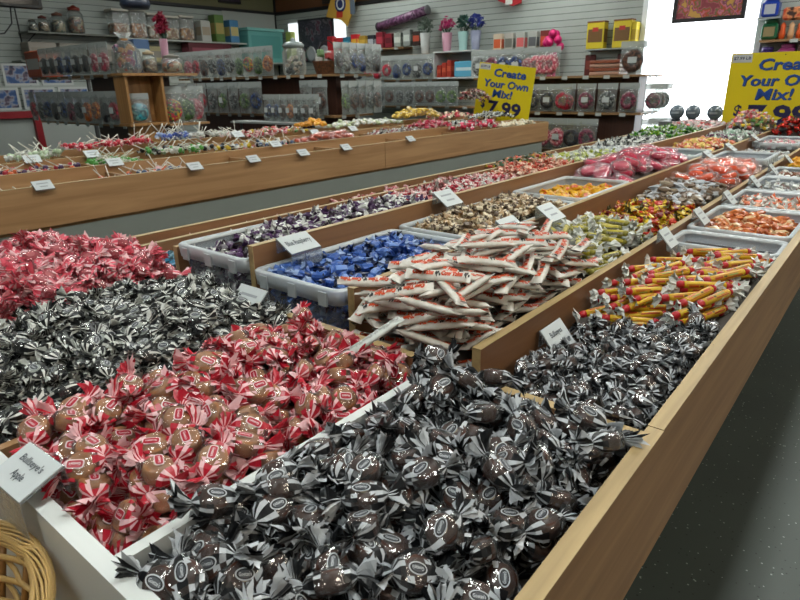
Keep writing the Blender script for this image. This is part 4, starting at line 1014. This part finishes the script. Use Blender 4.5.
for i, k in enumerate(('plum', 'dark', 'rose', 'rose', 'red', 'red')): bag(6.08, 2.50+i*.16, .56, SW, k, 'on the bottom shelf of the right-hand unit', .22, .32, i == 2, i != 4)
for y, d in ((3.10, 'farther from the window'), (2.78, 'nearer the window'), ):
    o = box_item('yellow_box', 7.60, y, 1.60, .12, .21, .29, 'C8B41E', 'tall yellow box with red cap and dark picture, '+d, '6A4A1E', .5, 'box')
    MB().box(-.0625, -.0605, -.035, .035, .19, .235).build('printed_emblem', mat('emblem_red', 'A82A1E', .5), o); MB().box(-.062, .062, -.107, .107, .29, .305).build('lid', mat('carton_brown', '7A4A24', .5), o)
box_item('yellow_box', 7.62, 2.655, 1.60, .12, .06, .27, 'C8B41E', 'narrow yellow box behind the one nearer the window', 'A88E1A', .4, 'box')
hk = tag(MB().box(7.53, 7.715, 2.63, 3.22, 1.588, 1.598).build('wall_shelf', slat_m), 'thin grey shelf under the yellow boxes', 'shelf')
bpx = empty('balloon_bouquet', (7.50, 3.62, 1.20))
m2 = MB()
for i in range(9): M = Matrix.Translation((rr(-.05, .05), rr(-.09, .09), .50+rr(-.1, .12))); m2.lathe([(.05*math.sin(PI*k/6)+.0005, -.05*math.cos(PI*k/6)) for k in range(7)], 10, 0, M, True, False)
m2.build('balloons', mat('hot_pink_foil', 'C81E6A', .3), bpx); MB().box(-.01, .01, -.06, .05, .08, .40).build('ribbon', mat('hot_pink_foil', 'C81E6A', .3), bpx); MB().tube([(0, 0, 0), (0, 0, .1)], .012).build('stem', BLK, bpx)
tag(bpx, 'hot pink balloon bouquet with ribbon tail on the right-hand wall', 'balloons')
for y, c, d in ((3.18, '54201C', 'dark red packet hanging below the farther yellow box'), (2.78, '4A2420', 'dark maroon packet behind the tray stack')):
    peg_item(y, 1.30, .13, .24, c, '7A3428', d)
# dark poster with two bright strips, corner of the right wall
ps = MB().box(XW-.035, XW-.005, 7.62, 8.46, 1.62, 2.30).build('poster_frame', mat('poster_edge', '22242A', .5)); 
MB().box(XW-.037, XW-.0355, 7.65, 8.43, 1.65, 2.27).build('printed_picture', mat('poster_art', '33343F', .5, two=['4A4654', '2A2C36', '6A6A74', '5A3444'], scale=7), ps)
for y in (7.85, 8.18):
    MB().lathe([(.0, 0), (.11, .02), (.13, .12), (.09, .2), (.0, .22)], 10, 0, Matrix.Translation((XW-.0375, y, 1.75)) @ Matrix.Rotation(-PI/2, 4, 'Y') @ Matrix.Scale(.01, 4, (0, 0, 1)), True).build('printed_shape', mat('poster_pale', 'A8ACB0', .5), ps)
tag(ps, 'large dark poster with pale round shapes on the right-hand wall near the corner', 'poster')
for y0, y1, d in ((8.50, 8.72, 'corner side'), (7.36, 7.60, 'window side')):
    w_ = MB().box(XW-.03, XW-.005, y0, y1, 1.86, 2.26).build('light_panel', mat('lit_panel', 'FFFFFF', .5, emit='F4FBFF', es=1.1)); tag(w_, 'bright white upright panel beside the dark poster, on its '+d, 'panel')
# yellow hanging banner, rolled purple poster, red kite
def flat_item(name, pts, x, c, label, cat, mat2=None, th=.02):
    n = len(pts); mb = MB(); vs = [(x, y, z) for y, z in pts]+[(x+th, y, z) for y, z in pts]
    mb.add(vs, [tuple(range(n)), tuple(range(2*n-1, n-1, -1))]+[(i, i+n, (i+1) % n+n, (i+1) % n) for i in range(n)], 0)
    o = mb.build(name, mat('cloth_'+c, c, .6)); return tag(o, label, cat)
o = flat_item('hanging_banner', [pxX(326, 17, 7.5), pxX(333, -9, 7.5), pxX(357, -10, 7.5), pxX(352, 12, 7.5), pxX(347, 26, 7.5), pxX(341, 20, 7.5)], 7.5, 'B8923A', 'mustard yellow hanging banner with a round blue and white badge', 'banner')
yb, zb = pxX(340, 4, 7.49)
for r_, c, dx in ((.12, '1E2C5A', -.003), (.085, 'C8CCC8', -.005), (.06, '1E2C5A', -.007)):
    MB().add([(7.497+dx, yb+r_*math.cos(k*PI/9), zb+r_*math.sin(k*PI/9)) for k in range(18)], [tuple(range(18))]).build('badge', mat('badge_'+c, c, .5), o)
yb, zb = pxX(339, 14, 7.49); MB().box(7.494, 7.499, yb-.07, yb+.06, zb-.05, zb+.04).build('red_patch', mat('patch_red', 'B83A24', .5), o)
yb, zb = pxX(352, 4, 7.49); MB().box(7.494, 7.499, yb-.05, yb+.05, zb-.14, zb+.12).build('grey_patch', mat('patch_grey', '54606E', .5), o)
MB().tube([(7.51, yb+.1, 2.5), (7.51, yb+.1, 2.99)], .004).build('cord', BLK, o)
a = Vector((7.62,)+pxX(379, 27, 7.62)); b = Vector((7.62,)+pxX(427, 10, 7.62))
o = MB().tube([a, b], .062, 14).build('rolled_tube', mat('tube_purple', '4A2444', .4, two=['5C3054', '8A6A88', '3A1C34'], scale=14))
MB().tube([a-(b-a).normalized()*.02, a], .068, 14).build('end_cap', BLK, o); MB().tube([b, b+(b-a).normalized()*.02], .066, 14).build('end_cap', mat('cap_grey', '6A6A6E', .4), o)
tag(o, 'long purple decorated tube mounted slantwise on the right-hand wall', 'tube')
o = flat_item('wall_ornament', [pxX(498, 1, 7.6), pxX(500, -12, 7.6), pxX(521, -12, 7.6), pxX(521, 3, 7.6), pxX(512, 6, 7.6), pxX(507, 4, 7.6)], 7.6, 'A81C24', 'bright red ornament at the top of the right-hand wall', 'ornament')
yb, zb = pxX(509, 1, 7.6); MB().box(7.594, 7.599, yb-.05, yb+.05, zb-.04, zb+.04).build('pale_mark', WHT, o)
# framed picture on the window wall
y1, zt = pxX(672, 21, 7.69); y0, _ = pxX(745, 17, 7.69)
pf = empty('framed_picture', (7.69, (y0+y1)/2, 1.83)); w2 = (y1-y0)/2; fm_ = mat('frame_black', '1C1A1C', .4)
for nm, bx in (('frame', (-.02, .02, -w2, w2, 0, .04)), ('frame', (-.02, .02, -w2, w2, .56, .60)), ('frame', (-.02, .02, -w2, -w2+.04, .041, .559)), ('frame', (-.02, .02, w2-.04, w2, .041, .559))): MB().box(*bx).build(nm, fm_, pf)
MB().box(-.004, .01, -w2+.041, w2-.041, .041, .559).build('printed_picture', mat('floral_art', '8A3A44', .5, two=['B85A6A', '5A6A3A', 'B8442C', 'C87A8C', '6A3050', 'C89A4A'], scale=9), pf)
tag(pf, 'black-framed picture of pink, red and green flowers hung before the bright window', 'picture')
# toys right of the window
def cube_jar(y, z, c, label, s=.15, c2='B0B4C0'):
    o = empty('square_jar', (7.62, y, z)); MB().box(-s/2, s/2, -s/2, s/2, 0, s*1.02, 0, None, .02).build('jar', mat('jar_'+c, c, .25), o)
    MB().lathe([(s*.42, 0), (s*.42, .03), (s*.36, .04)], 14, 0, Matrix.Translation((0, 0, s*1.02))).build('lid', mat('lid_'+c, c, .3), o)
    MB().box(-s/2-.002, -s/2-.0003, -s*.33, s*.33, s*.2, s*.8).build('printed_panel', mat('print_'+c2, c2, .5), o); tag(o, label, 'jar')
wallshelf(.6, 1.34, 1.60, 'light shelf right of the window with orange toys', .22); wallshelf(.6, 1.345, 1.36, 'shelf right of the window just above the large yellow sign', .22)
cube_jar(1.30, 1.815, '2440A0', 'square blue jar, upper of two beside the window'); cube_jar(1.275, 1.605, '1E5A3A', 'square dark green jar below the blue one', c2='8A7A54')
tag(MB().box(7.5, 7.70, 1.19, 1.40, 1.797, 1.813).build('wall_bracket', mat('bracket_grey', '9AA0A0', .4)), 'small grey bracket under the square blue jar', 'bracket')
cube_jar(1.27, 1.365, '4A3478', 'square purple jar just above the large yellow sign', .13, '8A8CB0'); cube_jar(1.09, 1.365, 'A84C84', 'pink and white jar just above the large yellow sign', .15, 'C8A0B8')
box_item('package', 7.6, .84, 1.365, .15, .30, .20, '4A2A26', 'dark brown package just above the large yellow sign', '5A342E', .4, 'package')
toy = empty('toy_figures', (7.58, 1.02, 1.605)); om = mat('toy_orange', 'D2541E', .35)
for i in range(5):
    MB().lathe([(.025, 0), (.03, .05), (.022, .10), (.026, .13), (.0005, .16)], 10, 0, Matrix.Translation((0, .14-i*.075, 0))).build('bottle', om if i % 2 == 0 else mat('toy_cream', 'D2A47A', .4), toy)
MB().box(-.04, .04, -.20, .16, .17, .29, 0, None, .02).build('carrier', mat('toy_red_orange', 'C24A2C', .35, two=['D88A5A', '3A2420'], scale=18), toy); tag(toy, 'group of orange bottles under a patterned carrier right of the window', 'bottle set')
# left-hand wall: shelves of jars
def lshelf(x0, x1, z, label, d=.3, m=None):
    o = MB().box(x0, x1, YW-.005-d, YW-.005, z-.02, z).build('wall_shelf', m or W['shelf']); MB().tube([(x0+.1, YW-.01, z-.1), (x0+.1, YW-d+.03, z-.02)], .006).build('shelf_bracket', BLK, o); return tag(o, label, 'shelf')
def jar(x, y, z, r, h, fillc, label, lid='3A2A24', cat='jar'):
    o = empty('glass_jar', (x, y, z))
    MB().lathe([(r*.8, .0), (r, h*.08), (r, h*.72), (r*.7, h*.86)], 16, 0, None, True, True).build('glass', bagm, o)
    c = MB(); c.lathe([(r*.75, .006), (r*.93, h*.1), (r*.93, h*.5), (r*.6, h*.64)], 12); c.build('filling', mat('jar_fill_'+fillc, fillc, .5, two=['1E1C1A', 'A89878'], scale=38, kind='cells'), o)['kind'] = 'stuff'
    MB().lathe([(r*.74, h*.86), (r*.76, h*.97), (r*.4, h), (r*.2, h*1.06)], 14).build('lid', mat('jar_lid_'+lid, lid, .4), o)
    tag(o, label, cat)
gsh = mat('grey_shelf', '6A6E66', .5)
lshelf(3.45, 4.70, 1.945, 'grey wall shelf with four jars at the upper far wall', m=gsh)
for x, r, h, c, l, d in ((3.58, .055, .14, '7A7468', '4A4A44', 'small grey jar, first on the upper grey wall shelf'), (3.71, .068, .19, '8A6A4A', '5A2A24', 'brown-filled jar, second on the upper grey wall shelf'), (3.90, .085, .24, '5A6A54', '6A4434', 'greenish jar with pale label, third on the upper grey shelf'), (4.13, .10, .33, '8A4A24', '7A2A1C', 'tall jar of orange-brown candy with red lid, on the upper grey shelf')):
    jar(x, 8.92, 1.947, r, h, c, d, l)
lshelf(4.70, 7.0, 1.92, 'pale wall shelf with tubs and tins near the corner', m=mat('pale_shelf', 'B0B4AC', .5))
for i, (x, c, h) in enumerate(((4.72, 'B0734A', .34), (4.98, 'C08048', .36), (5.24, 'B4AA9A', .32), (5.50, 'BCA074', .30), (5.76, 'CC9258', .32))):
    o = empty('clear_tub', (x, 8.92, 1.922)); MB().box(-.12, .12, -.1, .1, 0, h, 0, None, .015).build('tub_body', bagm, o)
    MB().box(-.11, .11, -.09, .09, .006, h*.55, 0, None, .02).build('filling', mat('tub_fill_'+c, c, .5, two=['D8C8B0', '8A5A34'], scale=30, kind='cells'), o)['kind'] = 'stuff'
    MB().box(-.125, .125, -.105, .105, h, h+.03, 0, None, .008).build('lid', mat('tub_lid_pale', 'C4C0B4', .4), o)
    tag(o, ('clear tub of rust-coloured candy', 'clear tub of orange candy, second', 'whitish clear tub', 'clear tub of beige candy', 'clear tub of pale orange candy')[i]+' on the pale wall shelf', 'tub')
for x, c, c2, h, d in ((6.08, 'B8BAB4', 'A89A84', .30, 'pale carton'), (6.34, '5A7A3A', 'A89858', .40, 'tall green tin'), (6.62, '4A84B0', 'C8B87A', .34, 'blue tin with yellow print')):
    box_item('tin', x, 8.90, 1.922, .17, .17, h, c, d+' on the pale wall shelf near the corner', c2, .4, 'tin')
o = box_item('turquoise_bin', 7.18, 8.86, 1.62, .74, .28, .50, '6AB0AC', 'large pale turquoise bin in the corner', '5AA09C', .7, 'bin'); MB().box(-.39, .39, -.16, .16, .50, .54).build('bin_rim', mat('bin_rim', '84C4BC', .4), o)
tag(MB().box(7.58, 7.70, 8.56, 8.68, 1.62, 2.12).build('lime_bottle', mat('lime_green_pack', 'A8B45A', .5)), 'lime green upright package beside the turquoise bin', 'package')
tag(MB().box(6.8, 7.70, 8.52, 9.07, 1.60, 1.618).build('wall_shelf', mat('pale_shelf', 'B0B4AC', .5)), 'pale corner shelf under the turquoise bin', 'shelf')
lshelf(3.3, 5.4, 1.60, 'mid-height wall shelf with clear trays on the far wall', m=gsh)
for i in range(5): box_item('clear_tray', 3.6+i*.38, 8.92, 1.603, .34, .24, .22, ('9A9288', '8E8A80', '9E9A90', '94907E', 'A89E74')[i], 'beige see-through tray on the mid-height wall shelf', '8A8478', .4, 'tray', group='beige trays on the mid-height wall shelf')
lshelf(5.4, 6.75, 1.68, 'white wall shelf with maroon box near the corner', m=mat('pale_shelf', 'B0B4AC', .5)); lshelf(5.2, 7.0, 1.30, 'lower white wall shelf near the corner', m=mat('pale_shelf', 'B0B4AC', .5))
box_item('maroon_box', 6.12, 8.9, 1.682, .80, .2, .22, '5A1C26', 'long maroon box with pale lettering blocks on the white shelf', '8A4450', .3)
for i in range(4): box_item('white_carton', 5.5+i*.42, 8.9, 1.303, .36, .22, .17, 'B4B8B0', 'low white carton on the lower white shelf', 'A0A49C', .3, 'carton', group='white cartons on the lower white shelf')
# things on unit 1's upper shelf end: gift basket, jar, cookie tub, tin bouquet
gb = empty('gift_bag', (2.66, 4.98, 1.362))
c = MB(); 
for i in range(46):
    a = rr(0, 6.28); q = rr(.03, .12); M = Matrix.Translation((q*math.cos(a), q*math.sin(a)*.8, rr(.03, .25))) @ Euler((rr(0, 3), rr(0, 3), 0)).to_matrix().to_4x4(); c.box(-.022, .022, -.014, .014, -.03, .03, random.randrange(5), M, .004)
c.build('filling', [mat('gift_'+q, q, .35) for q in ('A02C28', '1E2230', '3A4A5C', 'A8702E', '7A2A58')], gb)['kind'] = 'stuff'
f = MB(); f.lathe([(.13, 0), (.155, .04), (.15, .2), (.07, .29), (.035, .31), (.06, .34), (.10, .38)], 18, 0, None, False, False); f.build('cellophane', bagm, gb)
MB().lathe([(.0375, .3), (.042, .31), (.0375, .32)], 14, 0, None, True, False).build('ribbon', mat('gift_A8702E', 'A8702E', .35), gb)
gb.scale = (.72, .72, .80)
tag(gb, 'cellophane gift bag of colourful sweets on the end of the left unit', 'gift bag')
jar(2.85, 4.98, 1.362, .06, .165, '6A4A2A', 'cookie-filled jar between gift bag and flower vase', 'A89878')
jar(3.03, 4.94, 1.362, .085, .14, 'A0521E', 'squat jar of orange candy under the tall flower tube', '7E7A70')
ub = tag(MB().box(2.89, 3.20, 4.84, 5.04, 1.338, 1.358).build('side_shelf', W['shelf']), 'short upper shelf carrying the squat orange jar', 'shelf')
bouquet(3.10, 5.14, 1.362, 'A87C8C', '8E1C3A', 'tall dusty pink tube with dark red flowers on the left unit', .28, .035)
box_item('blue_tin', 2.90, 5.20, 1.362, .14, .1, .27, '3E5A80', 'blue and white tin behind the cookie jar', 'A8B0A8', .45, 'tin')
tag(MB().box(2.3, 2.32, 6.6, 7.2, 1.50, 1.505).build('a', BLK), 'x y z w', 'x') if 0 else None
ob = box_item('orange_box', 2.74, 6.76, 1.362, .2, .32, .24, 'A84A2A', 'orange-red box with pale print at the far end of the left unit', 'B0B0AC', .4)
# middle unit, upper end: glass cookie jar, wicker gift basket, small pots
gj = empty('cookie_jar', (4.52, 5.07, 1.347))
MB().lathe([(.12, 0), (.14, .03), (.14, .25), (.11, .30)], 20, 0, None, True, False).build('glass', bagm, gj)
c = MB()
for i in range(26): M = Matrix.Translation((rr(-.09, .09), rr(-.09, .09), rr(.03, .2))); c.lathe([(.001, -.025), (.025, -.01), (.025, .01), (.001, .025)], 8, random.randrange(2), M)
c.build('filling', [mat('jar_black', '22201E', .5), mat('jar_cream', 'B4A898', .5)], gj)['kind'] = 'stuff'
MB().lathe([(.125, .30), (.135, .33), (.1, .355), (.03, .37), (.035, .39), (.001, .41)], 20).build('lid', mat('lid_grey_glass', '8A9494', .2), gj)
gj.scale = (.85, .85, .88)
tag(gj, 'big glass cookie jar with knobbed lid, black and cream sweets inside', 'jar')
bk = empty('gift_basket', (4.54, 4.60, 1.347))
MB().lathe([(.12, 0), (.15, .11), (.155, .12), (.14, .12), (.11, .01)], 20, 0, None, True, False).build('basket_bowl', mat('brown_wicker', '6E4426', .6, two='4A2C18', scale=60), bk)
MB().tube([(0, .14*math.cos(PI*k/12), .11+.20*math.sin(PI*k/12)) for k in range(13)], .006).build('handle', mat('dark_handle', '2A201C', .5), bk)
c = MB()
for i in range(14): M = Matrix.Translation((rr(-.08, .08), rr(-.1, .1), rr(.12, .2))); c.box(-.03, .03, -.025, .025, -.03, .03, random.randrange(3), M, .008)
c.build('filling', [mat('g1', 'B04A4A', .5), mat('g2', '7A9A6A', .5), mat('g3', 'C0C0BC', .5)], bk)['kind'] = 'stuff'
tag(bk, 'brown wicker gift basket with thin arched handle beside the cookie jar', 'basket')
# framed display cards on a red stand, far left
rs = empty('red_stand', (3.0, 8.3, 0)); rm = mat('stand_red', '8A1420', .4)
MB().box(-.9, 1.25, -.03, .03, .93, 1.01).build('top_rail', rm, rs)
for x in (-.62, .12, 1.0): MB().box(x, x+.075, -.03, .03, 0, .929).build('leg', rm, rs)
MB().box(-.9, 1.25, .031, .04, .1, .92).build('back_panel', mat('pale_green_board', '9DA39E', .6), rs)
MB().box(-.9, 1.25, -.029, .2, 1.0101, 1.02).build('top_board', mat('pale_green_board', '9DA39E', .6), rs)
tag(rs, 'red-framed stand with pale panels against the far left wall', 'stand')
k = 0
for zz, off, yy in ((1.025, 0, 8.34), (1.30, -.12, 8.46)):
    for i in range(4):
        x = 2.42+i*.42+off
        o = empty('framed_card', (x, yy, zz)); MB().box(-.19, .19, 0, .012, 0, .25).build('card_frame', mat('frame_pale', 'B4B8B6', .5), o)
        MB().box(-.165, .165, -.0015, -.0003, .025, .225).build('printed_picture', mat('blue_print', '2A4A7A', .4, two=['3A5A8C', '8A8C98', '5A4858', '1E2C44'], scale=9), o)
        tag(o, 'pale-framed blue printed card, %s row of the far left stand' % ('lower' if zz < 1.2 else 'upper'), 'card', 'blue printed cards, %s row' % ('lower' if zz < 1.2 else 'upper'))
tag(MB().box(2.1, 4.3, 8.42, 8.62, 1.275, 1.295).build('card_shelf', mat('pale_green_board', '9DA39E', .6)), 'pale shelf under the upper row of framed cards', 'shelf')
tag(MB().box(2.12, 2.2, 8.44, 8.6, 1.0205, 1.274).build('shelf_riser', mat('pale_green_board', '9DA39E', .6)), 'pale riser holding up the card shelf', 'riser')
x, z = pxY(56, 82, 7.9)
# dark things hanging at the top left
hs = empty('hanging_screen', (0, 0, 0)); x0, z0 = pxY(-20, 5, 6.0); x1, z1 = pxY(43, 7, 6.0)
MB().box(x0-.4, x1, 6.0, 6.06, z0, z0+.62, 0, None, .01).build('screen_case', mat('screen_black', '0C0D0F', .3), hs); MB().box(x0-.37, x1-.03, 5.998, 5.9995, z0+.03, z0+.59).build('screen', mat('screen_glass', '08090B', .1), hs)
MB().tube([((x0+x1)/2-.2, 6.03, z0+.62), ((x0+x1)/2-.2, 6.03, 2.999)], .02).build('ceiling_mount', BLK, hs)
MB().tube([(x1-.25, 6.03, z0), (x1-.26, 6.04, z0-.12), (x1-.33, 6.05, z0-.2), (x1-.5, 6.1, z0-.22)], .006, 6).build('cable', BLK, hs)
tag(hs, 'black flat screen hanging from the ceiling at the upper left edge', 'screen')
x, z = pxY(134, -3, 7.0)
o = MB().lathe([(.02, .16), (.08, .15), (.15, .1), (.165, .04), (.14, 0)], 20, 0, Matrix.Translation((x, 7.0, z-.12))).build('pendant_lamp', mat('shade_navy', '1C2434', .4)); MB().tube([(x, 7.0, z+.08), (x, 7.0, 2.999)], .006).build('cord', BLK, o)
tag(o, 'dark navy hanging shade under the ceiling at the upper left', 'hanging shade')
for x0, x1, d in ((6.55, 6.98, 'on the olive band above the left wall'), ):
    o = MB().box(x0, x1, YW-.03, YW, 2.54, 2.9).build('small_picture', mat('frame_black', '1C1A1C', .4)); MB().box(x0+.03, x1-.03, YW-.032, YW-.0305, 2.57, 2.87).build('printed_picture', mat('dark_purple_art', '2C2032', .5), o); tag(o, 'small dark framed picture '+d, 'picture')
o = MB().box(XW-.03, XW, 6.55, 7.85, 2.50, 2.92).build('dark_banner', mat('dark_board', '2A201C', .5)); MB().box(XW-.032, XW-.0305, 6.7, 7.7, 2.56, 2.86).build('printed_picture', mat('dark_art', '3A2E2A', .5, two=['54402E', '2A2A30'], scale=6), o); tag(o, 'dark board on the rust-coloured band behind the yellow banner', 'board')

# ------------------------------------------------------------------ wicker basket at the lower left
def basket(cx, cy, z, r, h):
    o = empty('wicker_basket', (cx, cy, z)); wk = [mat('wicker', 'C2A064', .4), mat('wicker_dark', '8A6232', .5)]
    mb = MB(); nst = 22; rings = 15
    for k in range(nst):
        a = 2*PI*k/nst; mb.tube([((r*(.72+.28*t))*math.cos(a), (r*(.72+.28*t))*math.sin(a), h*t) for t in (0, .25, .5, .75, 1)], .0032, 6, 1)
    for i in range(rings):
        t = (i+.5)/rings; R_ = r*(.72+.28*t); pts = []
        for k in range(nst*2): a = PI*k/nst; q = R_+.0045*(1 if ((k//2)+i) % 2 else -1)*(1 if k % 2 == 0 else 0); pts.append((q*math.cos(a), q*math.sin(a), h*t))
        n0 = len(mb.v); mb.tube(pts, .0024, 6, 0, None, True)
        for v in range(n0, len(mb.v)): x_, y_, z_ = mb.v[v]; mb.v[v] = (x_, y_, h*t+(z_-h*t)*1.45)
    mb.build('woven_side', wk, o)
    MB().lathe([(r*.72, 0), (.001, .002)], 22, 0, None, False, False).build('woven_base', wk[1], o)
    rm_ = MB()
    for j in range(24):
        pts = []
        for k in range(60):
            a = 2*PI*k/60; ph = 2*PI*j/24+k*.2+.2*math.sin(k*.7+j); pts.append(((r+.002+.0085*math.cos(ph))*math.cos(a), (r+.002+.0085*math.cos(ph))*math.sin(a), h+.002+.010*math.sin(ph)))
        rm_.tube(pts, .00125, 6, 0, None, True)
    rm_.build('braided_rim', wk[0], o)
    tag(o, 'honey-coloured wicker basket with braided rim, standing before the white front board', 'basket')
bag(6.32, 1.92, .60, -1.0, 'rose', 'below the window end of its unit', .26, .28, False, False)
bag(6.55, 1.92, .60, -1.0, 'grey', 'below the window end of its unit', .26, .28, False, False)
tag(MB().box(6.2, 6.75, 1.78, 1.995, 0, .598).build('low_crate', mat('plinth_grey', '6E7270', .5)), 'low grey crate under two clear bags by the window', 'crate')
basket(-.028, .545, .6845, .150, .158)

# ------------------------------------------------------------------ light and view
for o in PROTO:
    if o.name not in SC.objects: bpy.data.objects.remove(o)
w = bpy.data.worlds.new('world'); SC.world = w; w.use_nodes = True
w.node_tree.nodes['Background'].inputs[0].default_value = (.9, .95, 1, 1); w.node_tree.nodes['Background'].inputs[1].default_value = .35
vs_ = SC.view_settings; vs_.view_transform = 'Standard'; vs_.look = 'None'; vs_.gamma = 1; vs_.exposure = 0.0
cy = SC.cycles; cy.max_bounces = 8; cy.transparent_max_bounces = 14; cy.diffuse_bounces = 3; cy.glossy_bounces = 3; cy.transmission_bounces = 4; cy.caustics_reflective = False; cy.caustics_refractive = False; cy.sample_clamp_indirect = 4
cy.use_denoising = True
